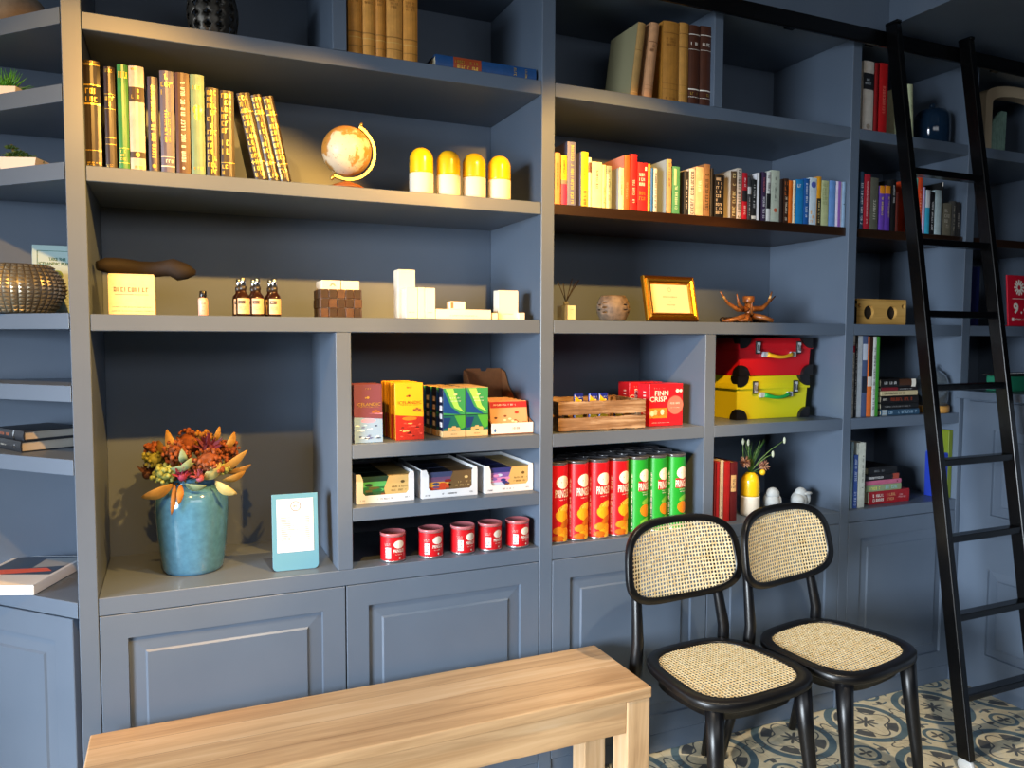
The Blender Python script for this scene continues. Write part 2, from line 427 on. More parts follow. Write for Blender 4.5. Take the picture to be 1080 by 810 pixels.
# angled end unit: shelves run back to the wall at 45 degrees
L_ = D*0.995
te2 = thing('corner_bookcase', 'angled blue-grey end shelves at the far left, holding succulents and a studded bowl', 'bookcase', (A0, 0, 0))
for z0, z1 in ((2.205, 2.245), (2.020, 2.062), (1.833, 1.875), (1.467, 1.507), (1.285, 1.326), (1.100, 1.140), (CB, CT-0.005)):
    b = MB(); b.prism([(-0.002, 0.001), (-0.002, D), (-L_, D)], 'Z', z0, z1, PAINT, 0.0012); b.build('shelf', te2)
slab('back_panel', te2, -0.9, -0.002, D+0.0005, D+0.012, 0, 2.605)
MD = Matrix.Rotation(R(-45), 4, 'Z')
LD = D*math.sqrt(2)
door(te2, -LD+0.03, -0.024, KICK, CB-0.003, MD @ Matrix.Translation((0, 0.002, 0)))
b = MB(); b.M = MD; b.box(-LD+0.05, -0.065, 0.022, 0.05, 0.001, KICK, PAINT); b.build('plinth', te2)

# return counter on the right, running forward from the bookcase
tc = thing('counter', 'blue-grey panelled counter running forward from the bookcase behind the ladder', 'counter', (3.0, -0.9, 0))
slab('worktop', tc, -0.028, 0.62, -0.9, 0.898, 1.205, 1.238)
slab('body', tc, 0.022, 0.6, -0.88, 0.898, 0.0, 1.2045)
MR = Matrix.Rotation(R(-90), 4, 'Z')
for (a, c, z0, z1) in ((-0.86, -0.14, 0.055, 1.195), (-0.13, 0.86, 0.055, 1.195)):
    b = MB(); b.M = MR
    if a < -0.5:
        cells = [(z0, 0.63), (0.63, z1)]
    else: cells = [(z0, 0.63), (0.63, z1)]
    x0, x1 = a, c
    for (za, zb) in cells:
        rings = [(0, 0.020), (0, 0.0), (0.11, 0.0), (0.112, 0.009), (0.116, 0.009), (0.148, 0.0055), (0.152, 0.001), (0.154, 0.001)]
        rows = [[(x0+i, y, za+i), (x1-i, y, za+i), (x1-i, y, zb-i), (x0+i, y, zb-i)] for (i, y) in rings]
        V_ = b.grid(rows, PAINT, True, smooth=False)
        f = b.bm.faces.new(V_[-1]); f.material_index = 0
    b.build('side_panel', tc)

# ------------------------------------------------------------------ ladder and its rail
BLK = mat('#040405', 0.27, spec=0.4)
tb = thing('ladder_rail', 'black metal rail running along the top of the bookcase', 'rail', (2.0, -0.05, 2.56))
b = MB(); b.box(-0.85, 1.75, -0.008, 0.004, -0.030, 0.026, BLK, 0.003); b.build('bar', tb)
for x in (-0.7, 0.03, 0.42, 1.12, 1.6):
    b = MB(); b.box(x-0.02, x+0.02, 0.0045, 0.049, -0.015, 0.012, BLK, 0.002)
    b.build('bracket', tb)
tld = thing('ladder', 'black wooden library ladder leaning on the rail at the right', 'ladder', (2.62, -0.28, 0))
def lad(z): return -0.52+0.435*z/2.58        # y of the ladder's centre line at height z
for side, (xt, xb) in (('l', (2.452, 2.398)), ('r', (2.846, 2.786))):
    b = MB(); n = 2; rows = []
    for z in (0.05, 2.60):
        x = xb+(xt-xb)*z/2.58; y = lad(z); hw, hd = 0.0135, 0.026
        rows.append([(x-hw-2.62, y-hd+0.28, z), (x+hw-2.62, y-hd+0.28, z), (x+hw-2.62, y+hd+0.28-0.004, z), (x-hw-2.62, y+hd+0.28-0.004, z)])
    V_ = b.grid(rows, BLK, True, False); b.bm.faces.new(V_[1]); b.bm.faces.new(list(reversed(V_[0])))
    bmesh.ops.bevel(b.bm, geom=list(b.bm.edges), offset=0.003, segments=2, profile=0.5, affect='EDGES')
    rl = b.build('rail', tld)
    h = MB(); x = xt-2.62; y = lad(2.6)+0.28
    h.box(x-0.012, x+0.012, y-0.03, y+0.024, 2.600, 2.612, BLK, 0.003); h.build('hook', tld)
    wq = MB(); x = xb-2.62; y = lad(0.03)+0.28
    rows = [[(x+dx, y+r_*math.cos(a), 0.028+r_*math.sin(a)) for a in [2*PI*j/20 for j in range(20)]] for dx, r_ in ((-0.009, 0.0), (-0.009, 0.024), (-0.006, 0.028), (0.006, 0.028), (0.009, 0.024), (0.009, 0.0))]
    wq.grid(rows, mat('#b9b9b6', 0.4), True); wq.build('wheel', tld, 'pale grey roller wheel')
for k in range(8):
    z = 0.245+k*0.2585
    xl = 2.398+0.054*z/2.58+0.014-2.62; xr = 2.786+0.06*z/2.58-0.014-2.62; y = lad(z)+0.28
    b = MB(); b.box(xl, xr, y-0.020, y+0.020, z-0.012, z+0.012, BLK, 0.004); b.build('rung', tld)

# ------------------------------------------------------------------ bench
bn = thing('bench', 'rectangular teak bench along the foot of the bookcase', 'bench', (0.515, -0.21, 0))
b = MB(); b.box(-0.725, 0.7265, -0.166, 0.166, 0.418, 0.45, TEAK, 0.004); b.build('seat_board', bn)
for s in (-1, 1):
    for q in (-1, 1):
        b = MB(); cx, cy = s*0.685, q*0.123
        b.box(cx-0.038, cx+0.038, cy-0.040, cy+0.040, 0, 0.4175, TEAKZ, 0.004); b.build('leg', bn)
for q in (-1, 1):
    b = MB(); b.box(-0.646, 0.646, q*0.147-0.011, q*0.147+0.011, 0.325, 0.4175, TEAK, 0.002); b.build('apron', bn)
for s in (-1, 1):
    b = MB(); b.box(s*0.700-0.011, s*0.700+0.011, -0.0825, 0.0825, 0.325, 0.4175, TEAK, 0.002); b.build('apron', bn)

# ------------------------------------------------------------------ cane chairs
def cane_mat():
    m = bpy.data.materials.new('woven_cane'); m.use_nodes = True; t = NT(m)
    t.n['Principled BSDF'].inputs['Roughness'].default_value = 0.5
    n = t.noise(t.coord(), 90, 3)
    t.base(t.ramp(n, [(0.3, lin('#dcbc82')), (0.5, lin('#f2dcae')), (0.7, lin('#fbecc8'))])); return m
CANE = cane_mat()
def se(t, a, c, p):
    x, y = math.cos(t), math.sin(t)
    return (a*math.copysign(abs(x)**(2/p), x), c*math.copysign(abs(y)**(2/p), y))
def cane(name, par, a, c, p, mp, pitch=0.0118):
    b = MB(); nx = int(a/pitch)+1; ny = int(c/pitch)+1; cache = {}
    def vert(x, y):
        k = (round(x, 5), round(y, 5))
        if k not in cache: cache[k] = b.bm.verts.new(mp(x, y))
        return cache[k]
    h = pitch/2; o = pitch*0.19; q = pitch*0.33; k_ = b.mi(CANE)
    for i in range(-nx, nx+1):
        for j in range(-ny, ny+1):
            x, y = i*pitch, j*pitch
            if (abs(x)/a)**p+(abs(y)/c)**p > 1.0: continue
            inn = [(o, q), (-o, q), (-q, o), (-q, -o), (-o, -q), (o, -q), (q, -o), (q, o)]
            out = [(h, h), (-h, h), (-h, h), (-h, -h), (-h, -h), (h, -h), (h, -h), (h, h)]
            for e in range(8):
                p0, p1 = inn[e], inn[(e+1) % 8]; r0, r1 = out[e], out[(e+1) % 8]
                vs = [vert(x+p0[0], y+p0[1]), vert(x+r0[0], y+r0[1])]
                if r1 != r0: vs.append(vert(x+r1[0], y+r1[1]))
                vs.append(vert(x+p1[0], y+p1[1]))
                try: f = b.bm.faces.new(vs); f.material_index = k_
                except ValueError: pass
    return b.build(name, par, 'natural woven cane', solid=0.0012)
def ring_frame(name, par, ai, ci, ao, co, p, mp, th, m, seg=56):
    rows = []
    prof = [(0, -th/2), (0, th/2-0.003), (0.12, th/2), (0.88, th/2), (1, th/2-0.004), (1, -th/2+0.004), (0.9, -th/2), (0.05, -th/2)]
    for (k, zz) in prof:
        rows.append([mp(*[(1-k)*u+k*w_ for u, w_ in zip(se(2*PI*i/seg, ai, ci, p), se(2*PI*i/seg, ao, co, p))], zz) for i in range(seg)])
    rows.append(rows[0]); b = MB(); b.grid(rows, m, True); bmesh.ops.remove_doubles(b.bm, verts=b.bm.verts, dist=1e-5)
    bmesh.ops.recalc_face_normals(b.bm, faces=b.bm.faces)
    return b.build(name, par)
CHB = mat('#09090c', 0.36, spec=0.5)
def make_chair():
    t = thing('cane_chair', 'x', 'chair', (0, 0, 0), 0, 'black cane chairs against the bookcase')
    SEAT = 0.455
    def ms(x, y, z=0.0): return (x*(1+0.10*(-y)/0.19), y, SEAT+z-0.006*(abs(y)/0.19)**2*(y < 0))
    ring_frame('seat_frame', t, 0.180, 0.167, 0.216, 0.202, 3.3, ms, 0.026, CHB)
    cane('cane_seat', t, 0.182, 0.169, 3.3, lambda x, y: ms(x, y, 0.007))
    b = MB()
    def ap(k, z): return [(se(2*PI*i/40, 0.172*k, 0.160*k, 3.4)[0], se(2*PI*i/40, 0.172*k, 0.160*k, 3.4)[1], z) for i in range(40)]
    b.grid([ap(.9, SEAT-0.0135), ap(1, SEAT-0.0135), ap(1, SEAT-0.060), ap(.9, SEAT-0.060), ap(.9, SEAT-0.0135)], CHB, True); b.build('apron', t)
    for s in (-1, 1):
        b = MB(); b.tube([(s*0.168, -0.145, SEAT-0.012), (s*0.174, -0.160, 0.30), (s*0.182, -0.178, 0.15), (s*0.190, -0.195, 0.0)], [0.027, 0.023, 0.018, 0.014], CHB, 10); b.build('leg', t)
        b = MB()
        pts = [(s*0.195, 0.292, 0.0), (s*0.188, 0.255, 0.16), (s*0.182, 0.215, 0.32), (s*0.180, 0.196, 0.42), (s*0.176, 0.192, 0.50), (s*0.165, 0.214, 0.62), (s*0.150, 0.246, 0.76)]
        b.tube(pts, [0.013, 0.016, 0.019, 0.021, 0.019, 0.016, 0.012], CHB, 10); b.build('leg', t)
    ZB, TI = 0.745, 0.20
    def mb_(x, z, d=0.0):
        yy = 0.215+z*TI-0.030*(x/0.22)**2*1.0+0.0
        return (x*(1.0-0.06*z/0.13), yy+d, ZB+z)
    ring_frame('back_frame', t, 0.208, 0.110, 0.230, 0.130, 3.3, lambda x, z, d=0: mb_(x, z, d), 0.020, CHB)
    cane('cane_back', t, 0.210, 0.112, 3.3, lambda x, z: mb_(x, z, -0.004))
    return t
ch1 = make_chair(); ch1.location = (1.497, -0.375, 0); ch1.rotation_euler = (0, 0, R(4))
ch1['label'] = 'black cane-seat chair next to the end of the bench'
ch2 = copy_tree(ch1, (1.94, -0.375, 0), R(10), 'black cane-seat chair farther from the bench, nearer the ladder')

# ------------------------------------------------------------------ books
BOOKS = {}
def book(x, y, z, w, h, d, color, label, group=None, tilt=0.0, deco=(), bulge=0.0025, rough=0.5, yaw=0.0, side=None, pages=PAGES, flat=None, cat='book', name='book'):
    """upright book, spine facing -y. tilt in degrees: negative leans its top to the left. flat='x' lays it down, spine to the front"""
    t = thing(name, label, cat, (x, y, z), 0, group)
    mc = color if not isinstance(color, str) else mat(color, rough, var=0.10)
    ms = mc if side is None else mat(side, rough)
    bt = min(0.003, w*0.16); b = MB(); n = 5
    def sp(k): return -bulge*(1-(2*k-1)**2)
    front = [(w*k/n, sp(k/n)) for k in range(n+1)]
    back = [(w*k/n, 0.003+sp(k/n)) for k in range(n, -1, -1)]
    rows = [[(p[0], p[1], 0) for p in front+back], [(p[0], p[1], h) for p in front+back]]
    V_ = b.grid(rows, mc, True, False)
    for i in range(n):
        for row in V_:
            try: b.bm.faces.new([row[i], row[i+1], row[2*n+1-i-1], row[2*n+1-i]]).material_index = 0
            except ValueError: pass
    b.box(0, bt, 0.0015, d, 0, h, ms); b.box(w-bt, w, 0.0015, d, 0, h, ms)
    def W(k, zz, off=0.0005): return (w*k, sp(k)-off, zz)
    for dd in deco:
        kind = dd[0]
        if kind == 'band':      # z0,z1,mat[,k0,k1]
            k0, k1 = (dd[4], dd[5]) if len(dd) > 4 else (0.0, 1.0)
            for i in range(n): 
                a, c = k0+(k1-k0)*i/n, k0+(k1-k0)*(i+1)/n
                b.poly([W(a, dd[1]*h), W(c, dd[1]*h), W(c, dd[2]*h), W(a, dd[2]*h)], dd[3])
        elif kind == 'marks':   # z0,z1,mat,rows,vert,k0,k1
            z0, z1, m = dd[1]*h, dd[2]*h, dd[3]; rws = dd[4] if len(dd) > 4 else 2; vert = dd[5] if len(dd) > 5 else False
            k0, k1 = (dd[6], dd[7]) if len(dd) > 6 else (0.15, 0.85)
            b.marks(k0*w, k1*w, z0, z1, m, 0, lambda xx, zz: W(xx/w, zz, 0.0009), rws, vert, seed=int(x*1000+z0*777) % 997)
        elif kind == 'disc':
            b.disc(0.5*w, dd[1]*h, dd[2]*w, dd[2]*w*(dd[4] if len(dd) > 4 else 1), 0, dd[3], lambda xx, zz: W(xx/w, zz, 0.0007), 12)
        elif kind == 'text':    # string, zc, height along x, mat
            b.text(dd[1], w*dd[3], dd[4], w*0.5, h*dd[2], 0, lambda xx, zz: W(xx/w, zz, 0.0009), rot=-PI/2 if not flat else -PI/2, width=h*dd[5])
    cov = b.build('cover', t)
    p = MB(); p.box(bt+0.0002, w-bt-0.0002, 0.0034, d-0.004, 0.003, h-0.003, pages); pg = p.build('page_block', t)
    if flat:            # lying: spine to the front, running along x
        t.rotation_euler = (0, R(90), 0) if flat == 'x' else (0, R(90), 0)
        t.rotation_euler = (Matrix.Rotation(yaw, 4, 'Z') @ Matrix.Rotation(R(90), 4, 'Y')).to_euler()
        t.location = (x, y, z+w)
    elif tilt:
        t.rotation_euler = (0, R(tilt), yaw)
        if tilt > 0:    # pivot on the right corner
            t.location = (x+w-w*math.cos(R(tilt)), y, z+w*math.sin(R(tilt)))
    else: t.rotation_euler = (0, 0, yaw)
    return t

def hz(v, y, x, z0): return V(v, y, x)-z0
GL = mat('#e6bf55', 0.3, 0.7); WL = mat('#efe9dc', 0.6); KL = mat('#141416', 0.6); RD = mat('#c8102e', 0.45)
def orn(z0, z1): return ('marks', z0, z1, GL, max(2, int((z1-z0)*14)), False, 0.08, 0.92)
# classics on the upper left shelf: (u0,u1 along the base, v of the top, colour, depth, decorations, label)
Yb, g1 = 0.022, 'old bound books on the left bay shelf'
row1 = [
 (91.0, 108.0, 62.8, '#241b16', [('band', .955, .965, GL), orn(.965, .995), ('band', .76, .775, GL), ('band', .765, .60, KL), orn(.60, .75), ('band', .585, .60, GL), ('band', .155, .16, GL), orn(.01, .05)], 'tall dark brown book with gold title panel at the left end of the row'),
 (112.0, 123.6, 70.0, '#2a1a14', [orn(.94, .98), ('band', .73, .735, GL), orn(.60, .72), ('band', .585, .59, GL), ('band', .30, .305, GL), ('band', .235, .24, GL), orn(.01, .04)], 'narrow dark brown book with thin gold bands beside the tall brown one'),
 (126.0, 137.3, 67.5, '#2f7a3c', [orn(.76, .95), ('band', .2, .205, GL), ('marks', .08, .19, GL, 3), ('band', .06, .065, GL)], 'bright green book with gold lettering at the head and foot'),
 (138.0, 154.0, 69.0, '#b9ada6', [('marks', .955, .985, GL, 1), ('band', .66, .80, mat('#3a2a1e', .5)), ('marks', .68, .79, GL, 2), ('band', .12, .18, mat('#3a2a1e', .5)), ('disc', .15, .16, GL), ('marks', .01, .05, GL, 1)], 'pale grey book with two dark brown label bands'),
 (157.5, 168.5, 80.5, '#3a3448', [('marks', .15, .95, GL, 1, True, .2, .8), ('disc', .06, .2, GL)], 'slim dark book with one long gold line of lettering'),
 (170.5, 185.0, 74.0, '#54536e', [orn(.75, .98), ('marks', .30, .66, GL, 2, True, .25, .75), ('band', .155, .16, WL), ('marks', .09, .14, WL, 1), ('band', .06, .07, WL)], 'grey-violet book with a gold ornament at the head'),
 (186.5, 201.5, 76.0, '#4a3026', [('marks', .12, .92, WL, 1, True, .3, .75), ('disc', .06, .1, WL)], 'plain brown book with cream lettering down its spine'),
 (202.5, 217.0, 78.0, '#6d8a72', [('marks', .84, .9, GL, 1), ('disc', .65, .34, GL, 1.1), ('disc', .58, .25, GL), ('marks', .05, .09, GL, 1)], 'sage green book with a gold clover ornament'),
 (218.5, 232.0, 92.0, '#2b2018', [orn(.02, .98), ('band', .05, .95, GL, .47, .53)], 'dark book densely covered in gold tooling, upright beside the sage green one'),
 (233.5, 248.0, 95.0, '#2b2018', [orn(.5, .98), orn(.25, .45), orn(.02, .16), ('band', .17, .175, GL)], 'dark gold-tooled upright book that the leaning ones rest against'),
]
px_ = -9
for (u0, u1, v, c, dec, lab) in row1:
    x0 = max(U(u0, Yb, S2t), px_+0.0008); x1 = U(u1, Yb, S2t); px_ = x1
    book(x0, Yb, S2t+0.0005, x1-x0, hz(v, Yb, x0, S2t)-0.001, 0.17, c, lab, g1, 0, dec, 0.005, 0.35)
xl = px_
for i, (u0, wd, v, lab) in enumerate([(270, 0.034, 99, 'first of three dark gold-tooled books leaning left'), (284, 0.028, 100, 'middle of three dark gold-tooled books leaning left'), (293.5, 0.028, 101, 'last of three dark gold-tooled books leaning left, at the right end of the row')]):
    x0 = xl+0.052+[0, 0.0362, 0.0664][i]
    book(x0, Yb, S2t+0.0006, wd, 0.228, 0.16, '#2b2018', lab, g1, -11.5, [orn(.02, .98), ('band', .04, .96, GL, .47, .5), ('band', .2, .21, GL), ('band', .78, .79, GL)], 0.005, 0.35)

# tan leather volumes on the top shelf of the left bay
def leather(c): return c
g2 = 'tan leather volumes on the top shelf'
labs = ['tan leather volume touching the small divider on the top left shelf', 'second tan leather volume from the small divider', 'narrowest tan leather volume, in the middle of the five', 'fourth tan leather volume from the small divider, wider one', 'tan leather volume at the right end of the five']
for i, (u0, u1) in enumerate([(367.5, 382), (382.8, 396), (396.6, 407), (407.6, 424.5), (425.5, 440.5)]):
    x0 = U(u0, Yb, S1t); x1 = U(u1, Yb, S1t)
    bandm = mat('#a8702f', .4); 
    book(x0, Yb, S1t+0.0005, x1-x0, 0.238, 0.16, ['#d8923c', '#dc9a44', '#d28c36', '#dc9c4a', '#d6923c'][i], labs[i], g2, 0, [('band', .26, .275, bandm), ('band', .20, .21, mat('#e0b060', .4)), ('band', .10+.02*(i % 2), .11+.02*(i % 2), bandm), ('marks', .6, .72, bandm, 3), ('band', .80, .815, bandm)], 0.006, 0.5)
# blue book lying down
xb0 = U(459, 0.03, S1t)
book(xb0, 0.028, S1t+0.0005, 0.040, U(568.5, 0.03, S1t)-xb0-0.012, 0.16, '#1c4a80', 'blue cloth-bound book lying flat on the top shelf with a red label', None, 0, [('band', .17, .44, mat('#a0431f', .5)), ('marks', .185, .425, GL, 2, True), ('marks', .76, .80, GL, 1), ('marks', .88, .91, GL, 1)], 0.003, 0.45, flat='x')

# middle bay top shelf
g3 = 'old books on the top shelf of the middle bay'
zz = S1t+0.0006
def bk(u0, u1, v, c, lab, grp, z0, dec=(), d=0.16, tilt=0, y=Yb, bulge=0.003, rough=.5, side=None, pages=PAGES, wmin=0.006):
    global px_
    x0 = max(U(u0, y, z0), px_+0.0008); x1 = min(U(u1, y, z0), (C0 if x0 < C0 else D0)-.004); wd = max(wmin, x1-x0); px_ = x0+wd
    return book(x0, y, z0+0.0005, wd, hz(v, y, x0, z0)-0.001, d, c, lab, grp, tilt, dec, bulge, rough, side=side, pages=pages)
px_ = 0
th = R(7)
xx = U(665.5, Yb, S1t)
book(xx-0.004, Yb, zz, 0.028, 0.240, 0.175, '#b08a50', 'worn tan book with grey-green cover leaning right, left end of the old books', g3, 7, [('band', .62, .63, mat('#8a6430', .6)), ('band', .05, .055, mat('#e0c088', .6))], 0.004, 0.7, side='#8f8a6a')
xx = U(679.5, Yb, S1t)
book(xx-0.004, Yb, zz, 0.033, 0.247, 0.165, '#c99468', 'salmon-tan leather book leaning right against the upright ones', g3, 6.2, [('band', .74, .75, mat('#7a4a28', .5)), ('marks', .60, .72, mat('#7a4a28', .5), 2), ('band', .16, .165, mat('#a8703f', .5)), ('band', .11, .115, mat('#a8703f', .5))], 0.006, 0.6)
px_ = 0; am = mat('#8a5a20', .5)
bk(698.5, 715, 21.5, '#b57c30', 'wide golden-brown leather book standing upright beside the leaning pair', g3, S1t, [('band', .85, .86, am), ('marks', .69, .80, am, 3), ('band', .22, .225, am), ('band', .15, .155, am), ('marks', .02, .06, am, 1)], bulge=.006)
bk(715.5, 725, 23.5, '#c08a40', 'narrow golden-brown leather book between the wide one and the dark brown pair', g3, S1t, [('band', .86, .87, am), ('band', .69, .70, am), ('band', .22, .225, am), ('band', .12, .125, GL)], bulge=.005)
for i, (a, c_, v, l) in enumerate([(725.5, 737, 26, 'left one of the two dark brown books with cream bands'), (737.5, 749, 27, 'right one of the two dark brown books, against the divider')]):
    bk(a, c_, v, '#4a2412', l, g3, S1t, [('band', .88, .89, WL), ('marks', .74, .80, WL, 1), ('band', .695, .70, WL), ('band', .19, .205, WL), ('marks', .12, .17, GL, 1), ('band', .10, .105, WL)], bulge=.005)

# colourful row on the dark shelf
g4 = 'books on the dark shelf of the middle bay'
mk = lambda c: mat(c, .5)
def vt(c, a=.15, b_=.9, k0=.25, k1=.75): return ('marks', a, b_, mk(c), 1, True, k0, k1)
ROW = [
 (584.9, 590.5, 160.5, '#e8a070', [vt('#b06040', .3, .8)], 'peach-orange thin book at the left end of the dark shelf'),
 (591.5, 597.6, 163.5, '#e8c020', [('band', .0, .42, mk('#d83060')), ('band', .42, .5, mk('#8a8070')), vt('#5a4a20', .55, .9)], 'yellow and pink thin book beside the tall grey-blue one'),
 (598.0, 607.0, 149.0, '#6a6c88', [vt('#e8c860', .03, .95, .3, .8)], 'tallest grey-blue book with yellow lettering'),
 (612.8, 620.0, 159.5, '#e8d820', [('band', 0, .3, mk('#c8b040')), vt('#3a3a20', .03, .3), vt('#a89a20', .45, .9)], 'yellow book with a lilac cover'),
 (620.3, 623.4, 165.8, '#f0e0c0', [('band', .7, .9, mk('#6a4030'))], 'very thin cream book with a brown patch'),
 (623.8, 634.5, 170.3, '#f0e2b0', [vt('#4a4030', .42, .85, .35, .65)], 'wide cream book with small dark lettering'),
 (635.0, 638.6, 173.5, '#f2e6a0', [vt('#5a4a20', .1, .5)], 'thin pale yellow book beside the wide cream one'),
 (639.2, 644.6, 174.5, '#8a9a80', [('band', 0, .8, mk('#e0d8b0'), 0, .5), vt('#4a5a40')], 'thin green-grey book left of the pale grey one'),
 (652.5, 657.6, 176.5, '#f0e6c0', [vt('#b09060', .3, .8)], 'cream-spined book with pale grey cover, shorter than the salmon one'),
 (658.0, 663.6, 163.3, '#c85c28', [vt('#e8b080', .2, .5)], 'burnt orange book with a salmon cover'),
 (664.2, 671.3, 162.3, '#c81c24', [vt('#f0d0c0', .1, .55)], 'tall plain red book'),
 (672.0, 682.6, 171.0, '#d02028', [('marks', .5, .8, WL, 3), ('marks', .2, .42, GL, 2), ('band', .84, .92, WL, .7, .9)], 'wide red book with white and yellow lettering'),
 (683.0, 685.6, 172.5, '#b8a030', [vt('#3a5a30', 0, .6)], 'very thin multicoloured book right of the red ones'),
 (686.0, 688.4, 177.0, '#1868b8', [], 'very thin blue book'),
 (689.0, 692.5, 177.3, '#c8ccd0', [vt('#303438', .1, .9, .1, .9)], 'thin whitish book with dark lettering beside the blue one'),
 (702.6, 707.6, 167.6, '#b89a70', [vt('#5a4a38', .5, .95)], 'tall tan-spined book with a grey landscape cover'),
 (708.6, 716.4, 175.0, '#4a9068', [vt('#c8e0c8', .05, .6), ('band', .6, .95, mk('#b8c8a0'), .2, .5)], 'green book'),
 (721.0, 726.0, 180.0, '#26282c', [vt('#d8d8d8', .1, .8)], 'black thin book right of the green one'),
 (726.4, 732.4, 177.5, '#d0ccc8', [vt('#141416', .02, .95, .1, .9)], 'white book with bold black lettering'),
 (733.0, 741.0, 175.5, '#d8b890', [vt('#f8ece0', .5, .8)], 'sand-coloured book beside the one with bold black lettering'),
 (741.6, 748.0, 172.8, '#8a6848', [vt('#302418', .05, .95, .1, .9)], 'brown book with a dark vertical pattern'),
 (749.0, 751.8, 177.4, '#1a1a1c', [], 'very thin black book in the middle of the row'),
 (753.0, 763.0, 184.0, '#141416', [('marks', .05, .95, mk('#c8b8a0'), 9, False, .15, .85)], 'black book with pale slanting stripes'),
 (770.5, 776.0, 180.0, '#5a4630', [vt('#d8c890', .05, .95, .1, .9)], 'brown book with ochre pattern and pale cover'),
 (776.6, 781.6, 177.0, '#c8bcae', [vt('#2a2018', .02, .98, .05, .95)], 'pale book printed with dark figures'),
 (782.2, 787.4, 181.8, '#c01828', [('band', .38, .62, mk('#26262a')), vt('#f0d0d0', .1, .3), vt('#f0d0d0', .7, .9)], 'red book with a black middle'),
 (788.0, 791.6, 187.0, '#3a3c40', [('band', .6, .78, mk('#d0d0d0')), vt('#c8c8c8', .1, .55)], 'grey thin book right of the red and black one'),
 (792.2, 797.0, 189.0, '#202224', [vt('#e0e0e0', .3, .9), ('band', .02, .1, mk('#d0d4d0'))], 'black book with white lettering right of the red and black one'),
 (797.8, 802.0, 182.0, '#d8d8dc', [('band', 0, 1, mk('#18181c'), .45, 1)], 'thin white and black book'),
 (802.4, 807.2, 181.0, '#3a2848', [vt('#f0ecf4', .05, .5, .2, .8), vt('#c86a70', .6, .9)], 'dark purple book with white lettering'),
 (807.8, 812.0, 180.5, '#dcdcd8', [('band', .25, .55, KL), vt('#141416', .5, .95, .1, .9)], 'thin black and white book left of the pale grey-green one'),
 (812.6, 821.4, 179.0, '#b8c0b0', [vt('#3a3c38', .4, .92, .35, .6), ('disc', .22, .2, mk('#c06040'))], 'tall pale grey-green book with dark lettering'),
 (822.0, 825.2, 189.0, '#302420', [], 'thin dark brown book'),
 (826.0, 830.8, 188.0, '#3a2012', [vt('#f0dcc0', .05, .6, .2, .8), ('marks', .6, .95, mk('#c86a30'), 3)], 'dark brown book with cream lettering beside the orange one'),
 (831.2, 835.2, 190.0, '#e8701c', [], 'bright orange book'),
 (835.6, 838.4, 190.0, '#f0dcb8', [vt('#4a3a2a')], 'thin cream book between the orange and blue ones'),
 (839.0, 846.4, 189.0, '#1c80c0', [('marks', .8, .92, WL, 1)], 'wide bright blue book'),
 (847.0, 852.4, 188.0, '#1858a0', [vt('#e8f0f8', .15, .9)], 'darker blue book with white lettering'),
 (853.0, 860.4, 187.0, '#c8d8e4', [('marks', .02, .3, mk('#e8a030'), 3), ('disc', .85, .35, mk('#5060b0'))], 'pale blue book with orange and violet marks'),
 (860.8, 865.0, 186.0, '#e8a020', [('band', .0, .55, mk('#2a2418')), vt('#f0d890', .05, .5)], 'orange and black thin book'),
 (865.6, 873.0, 190.0, '#b8c090', [('marks', .45, .95, mk('#98a070'), 5)], 'pale olive-green book'),
 (873.6, 880.2, 190.0, '#6a98d8', [], 'sky blue book near the right end of the dark shelf'),
 (880.8, 887.0, 191.0, '#e0d8ec', [('band', 0, 1, mk('#9a6ac0'), .3, .75)], 'white book with a violet stripe'),
 (887.4, 892.4, 191.5, '#98b8d8', [('disc', .5, .15, KL)], 'light blue book at the right end of the dark shelf'),
]
px_ = 0
for (u0, u1, v, c, dec, lab) in ROW:
    sd = {'yellow book with a lilac cover': '#a8a0c0', 'cream-spined book with pale grey cover, shorter than the salmon one': '#b8bcc0', 'burnt orange book with a salmon cover': '#d8907a',
          'tall tan-spined book with a grey landscape cover': '#a0b0b8', 'brown book with ochre pattern and pale cover': '#c0b8a8', 'black thin book right of the green one': '#1a1c20'}.get(lab)
    bk(u0, u1, v, c, lab+', on the dark shelf', g4, S2t, dec, d=0.15+0.02*(len(lab) % 3), bulge=0.0015, side=sd, y=0.016, wmin=0.005)

# ladder bay books
g5 = 'books on the top shelf behind the ladder'
px_ = 0
bk(909.0, 920.0, 63.5, '#d8cfc4', 'cream book with a black label, left end of the top shelf behind the ladder', g5, S1t, [('band', .60, .83, mk('#22242a')), ('marks', .66, .76, mk('#b8c0c8'), 2), ('disc', .08, .18, mk('#a09080')), ('band', .03, .035, mk('#a04030'))], y=.03)
bk(921.0, 925.0, 66, '#8a1014', 'thin dark red book next to the cream one behind the ladder', g5, S1t, (), y=.03)
bk(926.0, 934.5, 66, '#b81418', 'bright red book beside the left rail of the ladder', g5, S1t, [vt('#e07060', .3, .7)], y=.03)
xx = U(958, .03, S1t)
book(xx, .03, S1t+.001, 0.028, 0.208, 0.15, '#c8d0a8', 'pale green book leaning left, seen between the ladder rails', g5, -3.5, [('marks', .45, .85, mk('#6a7048'), 1, True, .5, .8), ('disc', .05, .15, mk('#98a078'))], .003)
g6 = 'books on the dark shelf behind the ladder'
